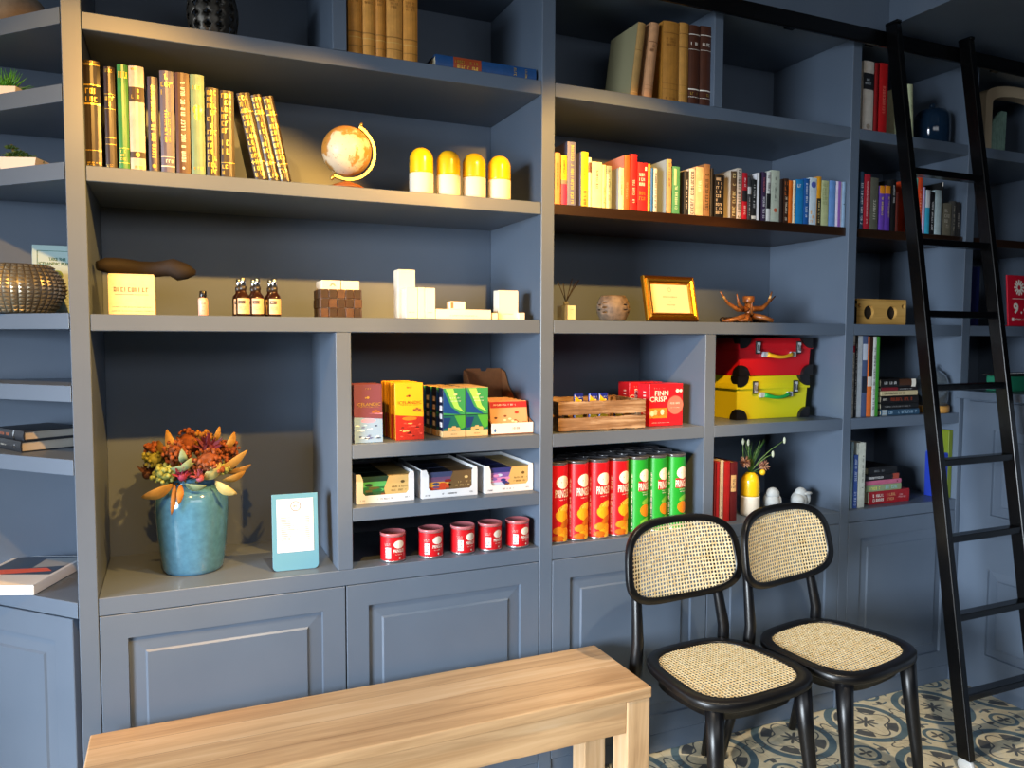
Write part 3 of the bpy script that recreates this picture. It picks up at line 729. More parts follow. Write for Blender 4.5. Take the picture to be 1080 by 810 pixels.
ROW2 = [
 (906.0, 909.6, 180.5, '#28445c', [vt('#f0f4f8', .05, .8, .1, .9)], 'dark blue book with white lettering at the left end behind the ladder'),
 (910.4, 916.6, 183.5, '#a82030', [vt('#f0c8c8', .1, .9, .3, .6)], 'crimson book behind the ladder'),
 (917.2, 925.0, 187.0, '#5c5c50', [vt('#c8c8b8', .2, .6)], 'grey-olive book behind the ladder'),
 (926.6, 932.0, 195.5, '#6a44b0', [('band', .82, 1, mk('#e89020')), vt('#e8d060', .3, .75)], 'violet book with an orange top, left one of two'),
 (932.4, 937.8, 195.5, '#5c38a0', [('band', .82, 1, mk('#e89020')), vt('#e8d060', .3, .75, .5, .9)], 'violet book with an orange top, right one of two'),
 (939.0, 943.6, 189.0, '#141416', [vt('#d0d0d0', .55, .9)], 'black thin book right of the violet pair'),
 (944.2, 946.6, 202.0, '#5a2018', [], 'very thin dark red book right of the violet pair'),
 (963.6, 966.6, 187.5, '#6ab8a8', [], 'mint green book seen just right of the ladder rail'),
 (967.0, 971.6, 187.0, '#e04820', [vt('#f8d8c0', .15, .8)], 'vermilion book seen between the ladder rails'),
 (972.0, 974.6, 197.0, '#c8b0d8', [], 'thin lilac book between the ladder rails'),
 (975.0, 979.6, 200.0, '#38a8c8', [('band', .6, 1, mk('#d8dce0'))], 'turquoise book between the ladder rails'),
 (980.0, 984.6, 202.5, '#16161a', [vt('#e8e8e8', .1, .8)], 'black book with white lettering between the ladder rails'),
 (985.2, 991.6, 200.0, '#b8ccd0', [], 'pale grey-blue wide book between the ladder rails'),
 (992.0, 992.9, 192.0, '#1a1a1c', [('band', .92, 1, WL)], 'black thin book with a white top'),
 (994.0, 1002.4, 214.0, '#76705f', [('marks', .2, .85, mk('#c8c0b0'), 4)], 'short grey printed book between the ladder rails'),
 (1003.2, 1007.0, 212.0, '#4a4844', [vt('#b8b0a0')], 'short dark grey book'),
 (1007.6, 1012.0, 213.0, '#2c2a2a', [vt('#b0a8a0', .2, .7)], 'short black book at the right end of the shelf behind the ladder'),
]
px_ = 0
for (u0, u1, v, c, dec, lab) in ROW2:
    bk(u0, u1, v, c, lab, g6, S2t, dec, d=0.04 if 'mint' in lab else 0.15, side='#1a1a1c' if 'mint' in lab else None, bulge=.0015, y=.016)
# magazines and stack on the middle shelf behind the ladder
g7 = 'magazines standing behind the ladder'
px_ = 0; MAGS = [
 (897.4, 899.6, 352, '#c8c4bc', [vt('#181818', .1, .9, .1, .9), ('band', .78, .86, RD)], 'black and white magazine touching the upright'),
 (900.0, 902.6, 353, '#1c1c20', [vt('#c8c8c8', .1, .9)], 'black thin magazine'),
 (903.0, 907.6, 354, '#b8c0c8', [], 'pale grey magazine'),
 (908.0, 913.0, 354, '#4a5a80', [('band', .3, .5, mk('#202838')), ('band', .7, .9, mk('#c0c8d8'))], 'blue-grey patterned magazine'),
 (913.6, 918.4, 355, '#e07030', [('band', .5, 1, mk('#3a2018'), .2, 1), ('band', .38, .5, mk('#d8d0c8'))], 'orange and dark brown magazine'),
 (919.0, 922.2, 355, '#d0d4d0', [vt('#202428', .05, .9, .1, .9)], 'white magazine with black lettering'),
 (922.6, 925.6, 355, '#3c8c2c', [], 'bright green magazine'),
]
for (u0, u1, v, c, dec, lab) in MAGS:
    bk(u0, u1, v, c, lab+' on the shelf behind the ladder', g7, M1t, dec, d=0.22, bulge=.0008, y=.025, wmin=.005)
def stack(items, u0, z, y, grp, suffix):
    zc = z
    for (w_, th_, c, dec, lab, du) in items:
        x = U(u0+du, y, zc); book(x, y, zc+0.0004, th_, w_, 0.15, c, lab+suffix, grp, 0, dec, .002, .45, flat='x'); zc += th_+0.0006
stack([(.215, .023, '#30506a', [vt('#a8c8e0', .03, .95, .1, .9), ('band', .02, .15, mk('#a8b0b0'))], 'black and light blue book at the bottom of the stack', 0),
       (.21, .026, '#101012', [vt('#a0a0a0', .08, .8, .4, .7)], 'black book with faint grey lettering, second from the bottom', 0),
       (.21, .028, '#120c0c', [vt('#a04020', .25, .85, .15, .85), ('marks', .04, .16, WL, 1, True, .3, .7)], 'black book with red lettering in the stack', 0),
       (.205, .019, '#c8b890', [vt('#201810', .08, .65, .2, .8)], 'cream book with black lettering in the stack', 0),
       (.205, .014, '#181014', [('band', .0, .45, mk('#7a1c28')), vt('#c8c8c8', .5, .85, .3, .7)], 'thin maroon and black book in the stack', 0),
       (.20, .032, '#161212', [vt('#e0e0e0', .08, .42, .2, .7), ('band', .85, .97, WL), ('band', .5, .85, mk('#4a2c1c'), 0, .8)], 'black book with a white patch, top of the stack', 0)],
      929.0, M1t, .03, 'stacked books behind the ladder, middle shelf', ', middle shelf behind the ladder')
px_ = 0
for (u0, u1, v, c, dec, lab) in [(896.4, 898.6, 466, '#98b8c8', [], 'light blue magazine by the upright'), (899.2, 903.4, 480, '#3c5ca8', [vt('#c8d8f0', .05, .95, .1, .9)], 'blue and white patterned magazine'), (904.2, 911.0, 467, '#c8ccc0', [vt('#484840', .3, .8, .5, .8)], 'white magazine with faint grey lettering')]:
    bk(u0, u1, v, c, lab+' on the lowest shelf behind the ladder', 'magazines on the lowest shelf', CT, dec, d=.2, bulge=.0008, y=.03, wmin=.005)
ellis = [('text', 'TURN', .0, .0, WL, .1)]
stack([(.225, .052, '#a01c24', [('marks', .08, .38, WL, 2, True, .15, .85), ('marks', .42, .66, mk('#e0a070'), 2, True, .15, .85), ('marks', .72, .92, mk('#e0a0a0'), 2, True, .3, .7)], 'thick red book at the bottom of the stack', 4),
       (.20, .026, '#90a078', [vt('#e8e870', .1, .5, .15, .85), vt('#a0d0d0', .5, .9, .15, .85)], 'green and yellow patterned book in the stack', 0),
       (.20, .018, '#c86a88', [('disc', .88, .2, mk('#802038'))], 'pink book in the stack', 0),
       (.19, .022, '#1a1618', [vt('#f0f0f0', .08, .55, .2, .8), ('band', .8, .98, mk('#a84838'))], 'black book with white lettering and a rust corner', 0),
       (.16, .030, '#101012', [vt('#808488', .2, .6, .3, .7)], 'black book on top of the stack', 3)],
      912.5, CT, .05, 'stacked books behind the ladder, lowest shelf', ', lowest shelf behind the ladder')
# left end: lying books and magazine
book(-0.4595, 0.343, 1.1402, 0.030, 0.175, 0.14, '#1e2228', 'dark hardback lying under another on the left end shelf', None, 0, [vt('#b8b8b0', .1, .5, .4, .6), ('disc', .80, .18, CHROME)], .003, flat='x', yaw=R(-60), pages=mat('#d0c8b8', .8))
book(-0.4575, 0.340, 1.1710, 0.026, 0.175, 0.14, '#20242c', 'dark hardback with orange lettering on top of another, left end', None, 0, [vt('#c87040', .05, .6, .3, .7), ('band', .66, .7, CHROME)], .003, flat='x', yaw=R(-58), pages=mat('#d0c8b8', .8))
t = thing('magazine', 'white magazine with a blue and orange cover lying at the lower left', 'magazine', (-0.343, 0.112, CT-0.0045), R(-22))
b = MB(); b.box(-0.20, 0.0, 0.0, 0.27, 0.0005, 0.026, mat('#e6e6e2', .4), 0.002); b.build('page_block', t)
b = MB(); b.box(-0.203, 0.0, -0.002, 0.272, 0.0265, 0.028, mat('#dfe3e6', .3))
b.poly([(-0.19, 0.09, .0284), (-0.01, 0.09, .0284), (-0.01, 0.262, .0284), (-0.19, 0.262, .0284)], mat('#33455e', .3))
b.poly([(-0.19, 0.08, .0287), (-0.02, 0.12, .0287), (-0.05, 0.15, .0287), (-0.19, 0.13, .0287)], mat('#e05a28', .3))
b.poly([(-0.09, 0.15, .0287), (-0.01, 0.17, .0287), (-0.01, 0.255, .0287), (-0.10, 0.24, .0287)], mat('#98a0a4', .3)); b.build('cover', t)

# ------------------------------------------------------------------ left bay objects
def lathe_thing(name, label, cat, loc, prof, m, part='body', group=None, seg=32, mfun=None):
    t = thing(name, label, cat, loc, 0, group); b = MB(); b.lathe(prof, m, seg, mfun=mfun); b.build(part, t); return t
# perforated lantern on the top shelf
x = U(225, .13, S1t); t = thing('lantern', 'dark perforated metal lantern on the top shelf above the old books', 'lantern', (x, .13, S1t+.0005))
b = MB(); dk = mat('#4a4640', .45, .6, .2)
NZ, NA = 24, 60
def lr(k): return 0.042+0.024*math.sin(PI*min(1, k*0.92+0.06))
rows = [[(lr(i/NZ)*math.cos(2*PI*j/NA), lr(i/NZ)*math.sin(2*PI*j/NA), 0.004+0.17*i/NZ) for j in range(NA)] for i in range(NZ+1)]
V_ = [[b.bm.verts.new(p) for p in r] for r in rows]; k_ = b.mi(dk)
for i in range(NZ):
    for j in range(NA):
        if i in (0, NZ-1) or not ((i % 4 == 1 and j % 5 in (1, 2, 3)) or (i % 4 == 2 and j % 5 == 2) or (i % 4 == 0 and j % 5 == 2)):
            f = b.bm.faces.new([V_[i][j], V_[i][(j+1) % NA], V_[i+1][(j+1) % NA], V_[i+1][j]]); f.material_index = k_; f.smooth = True
b.build('shade', t, solid=0.002)
b = MB(); b.lathe([(.03, 0), (.048, 0), (.048, .006), (.03, .006)], dk, 24); b.build('base', t)

# terrestrial globe
x = U(366, .056, S2t); t = thing('globe', 'small antique-style globe on a wooden foot, right of the old books', 'globe', (x, .056, S2t+.0005))
def globe_mat():
    m = bpy.data.materials.new('antique_map'); m.use_nodes = True; q = NT(m)
    q.n['Principled BSDF'].inputs['Roughness'].default_value = .4
    n = q.noise(q.coord(), 11, 5, .6, .3); n2 = q.noise(q.coord(), 160, 2)
    c = q.ramp(n, [(.46, lin('#d8cfb8')), (.50, lin('#b98a4a')), (.62, lin('#c08a3c')), (.7, lin('#b07a3a'))])
    k = q.math('GREATER_THAN', n2, .66); q.base(q.mix(q.math('MULTIPLY', k, .55), c, lin('#7a5a34'))); return m
GR = 0.070; GZ = 0.109
b = MB(); b.ball((0, 0, GZ), GR, globe_mat(), 40, 24); b.build('globe_ball', t)
brass = mat('#e0be6a', .3, .8)
b = MB(); tilt = R(28); rows = []
for i in range(33):
    a = -PI/2+PI*i/32
    for_ = Vector((math.sin(tilt)*math.sin(a)+math.cos(tilt)*math.cos(a), 0, math.cos(tilt)*math.sin(a)-math.sin(tilt)*math.cos(a)))
    r0, r1 = GR+.006, GR+.014
    rows.append([(for_.x*r0, -.006, GZ+for_.z*r0), (for_.x*r1, -.006, GZ+for_.z*r1), (for_.x*r1, .006, GZ+for_.z*r1), (for_.x*r0, .006, GZ+for_.z*r0)])
b.grid(rows, brass, True, False); b.build('meridian_arm', t)
b = MB(); ax = Vector((math.sin(tilt), 0, math.cos(tilt)))
for s in (1, -1):
    p = Vector((0, 0, GZ)); b.tube([p+ax*s*(GR-.002), p+ax*s*(GR+.014), p+ax*s*(GR+.018), p+ax*s*(GR+.026)], [.003, .003, .006, .002], brass, 8)
b.build('axis_pin', t)
b = MB(); b.lathe([(.052, 0), (.053, .004), (.040, .012), (.020, .019), (.006, .024)], wood('foot_wood', '#4a2410', '#7a4420', '#9a5c2c', 'X', 3), 28); b.build('foot', t)
b = MB(); b.lathe([(.0035, .020), (.0035, .0275)], brass, 10); b.build('stem', t)

# four bullet-shaped vases, yellow above and cream below
YG = mat('#f2c21a', .25, coat=.3); CR = mat('#ece4d2', .6)
prof = [(.026, 0), (.0285, .002), (.029, .010), (.029, .052)]+[(.029, .052+.0045*i) for i in range(1, 9)]+[(.0288, .096), (.0275, .103), (.0245, .111), (.0195, .118), (.013, .123), (.012, .1235), (.0, .1238)]
prof = [(r_ if i not in (5, 7, 9, 11) else r_-.0008, z) for i, (r_, z) in enumerate(prof)]
def vase_small(label, loc, grp):
    t = thing('vase', label, 'vase', loc, 0, grp)
    b = MB(); b.lathe(prof[4:], YG, 32); b.build('glazed_top', t, 'glossy yellow glazed upper half')
    b = MB(); b.lathe(prof[:5], CR, 32); b.build('base', t, 'matt cream lower half'); return t
us = [(444.5, 'leftmost yellow and cream bullet-shaped vase on the globe shelf'), (473, 'second bullet-shaped vase from the globe'), (500, 'third bullet-shaped vase from the globe'), (526.5, 'bullet-shaped vase farthest from the globe, nearest the upright')]
pv = vase_small(us[0][1], (U(us[0][0], .05, S2t), .05, S2t+.0005), 'yellow and cream vases beside the globe')
k = hz(157, .05, U(444, .05, S2t), S2t)/.1238; 
for u_, lab in us[1:]: copy_tree(pv, (U(u_, .05, S2t), .05, S2t+.0005), .0, lab)
for o in bpy.data.objects:
    if o.name.startswith('vase') and o.type == 'EMPTY': o.scale = (k*1.12, k*1.12, k)

# row three, left bay
z = S3t+.0005; y = .035
x0, x1 = U(114.5, y, z), U(164, y, z); h = hz(289.5, y, x0, z)
KR = mat('#e2cfa0', .7, var=.06)
t = thing('gift_box', 'cream cardboard box with faint lettering on the third shelf at left', 'box', (x0, y, z))
b = MB(); b.box(0, x1-x0, 0, .12, 0, h, KR, .0012); w_ = x1-x0
b.marks(w_*.12, w_*.90, h*.55, h*.72, mat('#8a7a5a', .7), -.0006, dens=1.0)
b.quad(w_*.14, w_*.86, h*.505, h*.515, -.0006, mat('#8a7a5a', .7))
for k_ in range(2): b.marks(w_*.08, w_*.95, h*(.17-.1*k_), h*(.21-.1*k_), mat('#b8a878', .7), -.0006, dens=.9)
b.build('carton', t)
b = MB(); b.box(.002, w_-.002, .002, .118, h+.0003, h+.0035, KR); b.build('lid', t)
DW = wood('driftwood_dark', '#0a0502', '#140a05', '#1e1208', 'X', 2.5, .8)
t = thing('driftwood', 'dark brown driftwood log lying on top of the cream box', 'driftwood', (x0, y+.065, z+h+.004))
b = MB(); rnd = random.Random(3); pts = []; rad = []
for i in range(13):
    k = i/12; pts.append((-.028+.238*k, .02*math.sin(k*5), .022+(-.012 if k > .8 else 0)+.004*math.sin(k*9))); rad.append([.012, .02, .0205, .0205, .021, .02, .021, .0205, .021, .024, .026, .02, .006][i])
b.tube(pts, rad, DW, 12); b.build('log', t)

def bottle(name, lab, x, y, kind, grp=None):
    t = thing(name, lab, 'bottle', (x, y, S3t+.0005), 0, grp)
    if kind == 'pink':
        b = MB(); b.lathe([(.0115, 0), (.0125, .002), (.0125, .040), (.0115, .045), (.008, .048)], mat('#e6b4a8', .35), 24)
        W = cylwarp(.0125); b.marks(-.006, .006, .030, .034, INK, 0, W, 1); b.marks(-.004, .004, .022, .024, INK, 0, W, 1, dens=.5); b.marks(-.003, .005, .011, .014, INK, 0, W, 1)
        b.build('body', t); b = MB(); b.lathe([(.0085, .0483), (.0088, .050), (.0088, .064), (.008, .0655), (0, .0655)], mat('#101012', .25), 24); b.build('cap', t, 'glossy black cap')
    else:
        A = mat('#2a1208', .12, coat=.4)
        b = MB(); b.lathe([(.0165, 0), (.018, .002), (.018, .048), (.0165, .055), (.011, .062), (.009, .066), (.009, .070)], A, 24); b.build('body', t, 'dark amber glass')
        b = MB(); Lb = mat('#e0bf9a', .6); W = cylwarp(.018, 0, 0, .0004)
        b.quad(-.0165, .020, .006, .048, 0, Lb, W, 10); W2 = cylwarp(.018, 0, 0, .0009)
        b.quad(-.014, .004, .033, .042, 0, mat('#4a3a2c', .6), W2, 6); W3 = cylwarp(.018, 0, 0, .0013)
        b.marks(-.010, .001, .0355, .0395, WL, 0, W3, 1); b.marks(-.012, .008, .016, .026, mat('#a08868', .7), 0, W2, 3); b.build('label_wrap', t)
        b = MB(); b.lathe([(.0092, .0705), (.0098, .072), (.0098, .080), (.0075, .082)], mat('#2a2622', .3), 20)
        b.build('collar', t)
        b = MB(); b.lathe([(.0070, .0825), (.0078, .084), (.0078, .101), (.0065, .103), (0, .103)], CHROME, 20); b.build('pump_cap', t, 'chrome overcap')
    return t
bottle('bottle', 'small pink bottle with a black cap on the third shelf', U(214.5, .04, z), .04, 'pink')
gb = 'amber pump bottles with cream labels'
bp = bottle('pump_bottle', 'front amber pump bottle nearest the pink bottle', U(256.5, .035, z), .035, 'pump', gb)
for u_, yy, lab in ((271.5, .035, 'front amber pump bottle in the middle of the cluster'), (289.5, .035, 'front amber pump bottle at the right of the cluster'),
                    (252.5, .085, 'rear amber pump bottle behind the left front one'), (268, .085, 'rear amber pump bottle behind the middle front one'), (285.5, .085, 'rear amber pump bottle behind the right front one')):
    copy_tree(bp, (U(u_, yy, z), yy, z), 0, lab)

# woven basket with cards
y = .05; x0, x1 = U(338, y, z), U(382, y, z); h = hz(304.5, y, x0, z); w_ = x1-x0
t = thing('basket', 'small dark brown woven basket holding white cards', 'basket', (x0, y, z))
BK = mat('#2e1c10', .5, var=.35); BK2 = mat('#523722', .45, var=.3); d_ = .115
b = MB(); nx = 5; nz = 3
for (M_, L__) in ((Matrix.Identity(4), w_), (Matrix.Translation((0, d_, 0)) @ Matrix.Rotation(R(-90), 4, 'Z'), d_), (Matrix.Translation((w_, 0, 0)) @ Matrix.Rotation(R(90), 4, 'Z'), d_), (Matrix.Translation((w_, d_, 0)) @ Matrix.Rotation(PI, 4, 'Z'), w_)):
    b.M = M_
    for i in range(nx):
        for j in range(nz):
            o_ = .0015 if (i+j) % 2 else 0.0
            b.box(L__*i/nx+.0006, L__*(i+1)/nx-.0006, .001-o_, .004, h*j/nz+.0005, h*(j+1)/nz-.0005, BK if (i*2+j) % 3 else BK2, .001, 1)
b.M = Matrix.Identity(4); b.build('weave', t)
b = MB(); b.box(.004, w_-.004, .004, d_-.004, .001, .004, BK); b.build('base', t)
CD = mat('#efe8d4', .6)
for i, (xa, xb, lab) in enumerate(((.006, w_*.50, 'white card box with a small black drawing, left in the basket'), (w_*.52, w_*.95, 'plain white card box, right in the basket'))):
    t = thing('card_box', lab, 'box', (x0, y, z+.005)); b = MB(); hh = hz(295, y, x0, z)-.005
    b.box(xa, xb, .008, d_-.012, 0, hh, CD, .001)
    if i == 0:
        cx = (xa+xb)/2+.004
        for a in range(7): 
            an = R(10+a*27); b.box(-.0008, .0008, -.0001, .0, .004, .009, INK, 0, M=Matrix.Translation((cx, .0076, hh-.017)) @ Matrix.Rotation(an-PI/2, 4, 'Y'))
    b.build('carton', t)

# white cosmetic boxes
CW = mat('#f0ead8', .55)
def carton(u0, u1, v, y, d, lab, z0=z, m=CW, yaw=0, txt=True, h=None, grp='white cosmetic boxes on the third shelf'):
    x0, x1 = U(u0, y, z0), U(u1, y, z0); h = h or hz(v, y, x0, z0); w_ = x1-x0
    t = thing('cosmetic_box', lab, 'box', (x0, y, z0), yaw, grp); b = MB(); b.box(0, w_, 0, d, 0, h, m, .0008, 1)
    if txt: b.marks(w_*.25, w_*.75, min(h*.3, .016), min(h*.3, .016)+.0035, mat('#8a8478', .7), -.0005, dens=.9)
    b.build('carton', t)
    b = MB(); b.box(.001, w_-.001, .001, d-.001, h+.0002, h+.0012, m); b.build('flap', t); return t, x0, h
carton(420, 438, 284.5, .085, .05, 'tallest white box, at the left of the cosmetic boxes')
carton(428, 440.5, 303.5, .030, .045, 'left of three short white boxes in front of the tallest', txt=True)
carton(441, 448, 303.5, .030, .045, 'middle of three short white boxes in front of the tallest', txt=False)
carton(448.5, 459, 304, .030, .045, 'right of three short white boxes in front of the tallest')
tt, xa, hh = carton(459.8, 518, 326.3, .030, .06, 'long flat white box lying behind a small one on top')
tc_ = thing('cream_jar_box', 'small pale box standing on the long flat white box', 'box', (U(474, .045, z), .042, z+hh+.0016)); b = MB()
b.box(0, .050, 0, .03, 0, .024, CW, .0008, 1); b.quad(.003, .012, .003, .021, -.0005, mat('#8a6a50', .5)); b.build('carton', tc_)
carton(525.5, 546.5, 306.5, .045, .04, 'upright white box at the right end of the cosmetic boxes')
carton(518.8, 525.0, 330.5, .034, .05, 'tiny flat white box between the long one and the upright one', txt=False)
carton(547.2, 553.5, 330.3, .034, .05, 'tiny flat white box at the far right of the third shelf', txt=False)

# ------------------------------------------------------------------ stoneware vase and dried flowers
VX, VY = 0.043, .19
vb = mat('#4a7fa2', .12, coat=.6, var=.14)
t = thing('stoneware_vase', 'large pale blue glazed stoneware vase in the left niche', 'vase', (VX, VY, CT+.0005))
b = MB(); VP = [(.076, 0), (.080, .003), (.083, .012), (.088, .05), (.093, .10), (.097, .15), (.098, .19), (.096, .215), (.088, .232), (.074, .245), (.064, .251), (.061, .256), (.062, .263), (.066, .268), (.067, .272), (.064, .275), (.058, .272), (.056, .262), (.058, .24), (.06, .2)]
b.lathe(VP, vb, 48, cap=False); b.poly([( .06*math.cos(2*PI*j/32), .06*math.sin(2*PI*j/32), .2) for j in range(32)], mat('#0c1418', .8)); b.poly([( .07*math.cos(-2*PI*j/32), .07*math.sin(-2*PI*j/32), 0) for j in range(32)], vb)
b.build('body', t)
bq = thing('dried_bouquet', 'dense bouquet of rust, burgundy and amber dried flowers in the blue vase', 'flowers', (VX, VY, CT+.262))
rnd = random.Random(11)
RUST, BURG, OLV = mat('#84451f', .8, var=.35), mat('#5e1c34', .7, var=.3), mat('#8a8a3a', .8, var=.25)
AMB, SAGE, STM = mat('#a07a34', .6, var=.18), mat('#7d8f6a', .7, var=.15), mat('#6a5a30', .8)
def flowerhead(c, r, m, n, sc=(1, 1, .8), pr=.006):
    b = MB()
    for i in range(n):
        u_ = rnd.random()*2-1; a = rnd.random()*2*PI; s_ = math.sqrt(1-u_*u_); q = r*(.75+.3*rnd.random())
        p = (c[0]+q*s_*math.cos(a)*sc[0], c[1]+q*s_*math.sin(a)*sc[1], c[2]+q*u_*sc[2])
        b.ball(p, pr*(.7+.6*rnd.random()), m, 5, 4)
    b.ball(c, r*.75, m, 8, 6, sc); b.tube([c, (c[0]*.3, c[1]*.3, -.02)], .0025, STM, 5); b.build('flower_head', bq)
def spiky(c, r, m, n=26):
    b = MB()
    for i in range(n):
        a = rnd.random()*2*PI; e = rnd.random()*1.35; d = Vector((math.sin(e)*math.cos(a), math.sin(e)*math.sin(a), math.cos(e)))
        o = Vector(c); L__ = r*(.8+.3*rnd.random()); pp = d.orthogonal().normalized()*r*.13
        b.poly([o-pp*.5, o+d*L__*.55-pp, o+d*L__, o+d*L__*.55+pp, o+pp*.5], m)
    b.ball(c, r*.35, m, 8, 6); b.tube([c, (c[0]*.3, c[1]*.3, -.02)], .003, STM, 5); b.build('flower_head', bq, solid=.0008)
def leaf(base, tip, wd, m):
    b = MB(); p0, p1 = Vector(base), Vector(tip); d = p1-p0; sd = d.cross(Vector((0, .9, .35))).normalized()
    nrm = d.cross(sd).normalized(); rows = []
    for i in range(9):
        k = i/8; wv = wd*math.sin(PI*min(1, k*.93+.05))**.75*.5; c = p0+d*k+nrm*(.014*math.sin(PI*k)); rows.append([tuple(c-sd*wv), tuple(c+nrm*wv*-.35), tuple(c+sd*wv)])
    b.grid(rows, m, False, True); b.build('leaf', bq, solid=.0009)
# positions relative to vase mouth: x right, z up, -y to the viewer
for c, r, m, n in (((-.035, -.05, .085), .040, RUST, 60), ((.045, -.07, .055), .046, RUST, 75), ((-.095, -.01, .065), .030, OLV, 40), ((.10, 0, .08), .034, RUST, 45), ((-.07, -.06, .03), .034, mat('#9aa860', .8, var=.2), 55),
                   ((.085, -.06, .035), .022, mat('#9aa860', .8, var=.2), 30), ((0, .03, .10), .05, RUST, 55), ((-.10, .0, .095), .022, RUST, 28), ((.03, .02, .11), .032, mat('#9a6a1e', .8, var=.3), 35), ((-.02, -.02, .02), .055, mat('#5a4a30', .9), 30)):
    flowerhead(c, r, m, n)
spiky((.045, -.03, .085), .050, BURG, 34); spiky((-.025, -.085, .022), .036, mat('#8a2a4c', .7, var=.2), 28); spiky((.020, -.09, .015), .030, mat('#9a4a5a', .7, var=.2), 22); spiky((.11, .0, .03), .035, mat('#3a2418', .7), 18); spiky((-.115, -.01, .02), .035, mat('#4a2a1c', .7), 16)
for base, tip, wd, m in (((-.035, -.05, .04), (-.062, -.03, .148), .028, AMB), ((-.05, -.08, .0), (-.128, -.085, -.028), .034, AMB), ((-.045, -.08, .0), (-.055, -.11, -.078), .014, mat('#8a5a1c', .6)), ((-.03, -.09, .0), (-.036, -.11, -.05), .018, mat('#a06a22', .6)),
                         ((.055, -.07, .02), (.148, -.06, .082), .026, mat('#a88c50', .6, var=.1)), ((.06, -.08, .0), (.115, -.10, -.035), .030, mat('#b8a462', .6, var=.1)), ((.08, -.06, .0), (.142, -.06, .022), .022, AMB), ((.085, -.05, .02), (.16, -.03, .035), .02, mat('#a88548', .6)),
                         ((.03, -.08, .01), (.075, -.09, .055), .034, mat('#b0a868', .6, var=.12)), ((.09, -.02, .08), (.118, -.01, .130), .022, AMB), ((.06, 0, .10), (.078, 0, .148), .016, AMB), ((-.02, -.08, .06), (-.025, -.10, .10), .022, SAGE), ((-.055, -.085, .045), (.005, -.10, .06), .020, SAGE),
                         ((-.03, -.09, .045), (.0, -.105, .075), .022, SAGE), ((-.02, -.07, -.002), (.035, -.10, -.006), .022, SAGE), ((-.06, -.02, .07), (-.085, .0, .115), .02, AMB)):
    leaf(base, tip, wd, m)

# acrylic sign holder with a printed list
t = thing('sign_holder', 'blue-backed acrylic stand holding a white printed list in the left niche', 'sign', (.249, .06, CT+.001), R(-4))
b = MB(); sw, sh = .128, .218; AC = mat('#5f93ab', .2, coat=.4)
b.M = Matrix.Rotation(R(-7), 4, 'X')
def rrect(w, h, r_, n=5):
    pts = []
    for cx, cy, a0 in ((w-r_, r_, -PI/2), (w, h, None), (0, h, None), (r_, r_, PI)):
        if a0 is None: pts.append((cx, cy))
        else: pts += [(cx+r_*math.cos(a0+PI/2*i/n), cy+r_*math.sin(a0+PI/2*i/n)) for i in range(n+1)]
    return pts
b.prism(rrect(sw, sh, .014), 'Y', 0, .004, AC, .0008)
b.build('panel', t); b = MB(); b.M = Matrix.Rotation(R(-7), 4, 'X')
b.box(.013, .115, -.0012, -.0003, .052, .204, mat('#ccd2da', .5)); yy = -.0016
for i in range(26): b.box(-.0012, .0012, -.0001, 0, .0125, .0145, INK, M=Matrix.Translation((.066, yy, .182)) @ Matrix.Rotation(2*PI*i/26, 4, 'Y'))
b.marks(.060, .072, .178, .186, INK, yy, None, 1)
for i in range(12):
    zt = .152-.0058*i; LX = .024+rnd.choice([.016, .02, .028, .038]); b.quad(.024, LX, zt-.0022, zt-.0008, yy, mat('#50545c', .7)); b.quad(LX+.004, LX+.010, zt-.0022, zt-.0008, yy, mat('#50545c', .7)); b.quad(.092, .104, zt-.0022, zt-.0008, yy, mat('#50545c', .7))
b.build('paper_list', t)
b = MB(); b.box(.01, sw-.01, .004, .07, 0, .004, AC, .001); b.build('foot', t)

# ------------------------------------------------------------------ chocolate shelf
def bar_front(b, w, h, base, top, lo, name_m, txt, horizon):
    b.quad(0.0, w, h*.0, h*.46, -.0004, lo[0]); b.quad(0, w, h*.46, h*.5, -.0004, lo[1])
    b.poly([(0, -.0006, h*.44), (w, -.0006, h*.40), (w, -.0006, h*.48), (w*.5, -.0006, h*.50), (0, -.0006, h*.60)], base)
    rn = random.Random(len(txt)+int(w*1e4))
    for i in range(22):
        cx, cz = rn.random()*w*.8+w*.1, h*(.04+.26*rn.random()); b.disc(cx, cz, w*(.04+.06*rn.random()), h*.012, -.0007-.0001*(i % 4), lo[2+i % (len(lo)-2)], n=8)
    b.disc(w*.5, h*.375, w*.26, h*.035, -.0007, lo[1], n=14)
    if txt:
        b.text(txt, h*.055, name_m, w*.52, h*.655, -.001, width=w*.84); b.marks(w*.15, w*.9, h*.60, h*.62, name_m, -.001); b.marks(w*.42, w*.6, h*.90, h*.94, name_m, -.001)
        b.disc(w*.5, h*.77, w*.05, h*.022, -.001, name_m, n=8); b.disc(w*.42, h*.765, w*.03, h*.014, -.001, name_m, n=6)
    for q in range(3): b.disc(w*(.68+.09*q), h*(.52+.02*(q % 2)), w*.055, h*.025, -.0012-.0002*q, mat('#8a5228', .5), n=8, p=3)
PUR = [mat('#7fa0c8', .4), mat('#d890b0', .4), mat('#a8c8e0', .4), mat('#303a58', .4), mat('#e0e8f0', .4), mat('#5a6a9a', .4)]
ORA = [mat('#a02418', .4), mat('#f0701c', .4), mat('#5a1810', .4), mat('#d85040', .4), mat('#c03828', .4), mat('#f0a060', .4)]
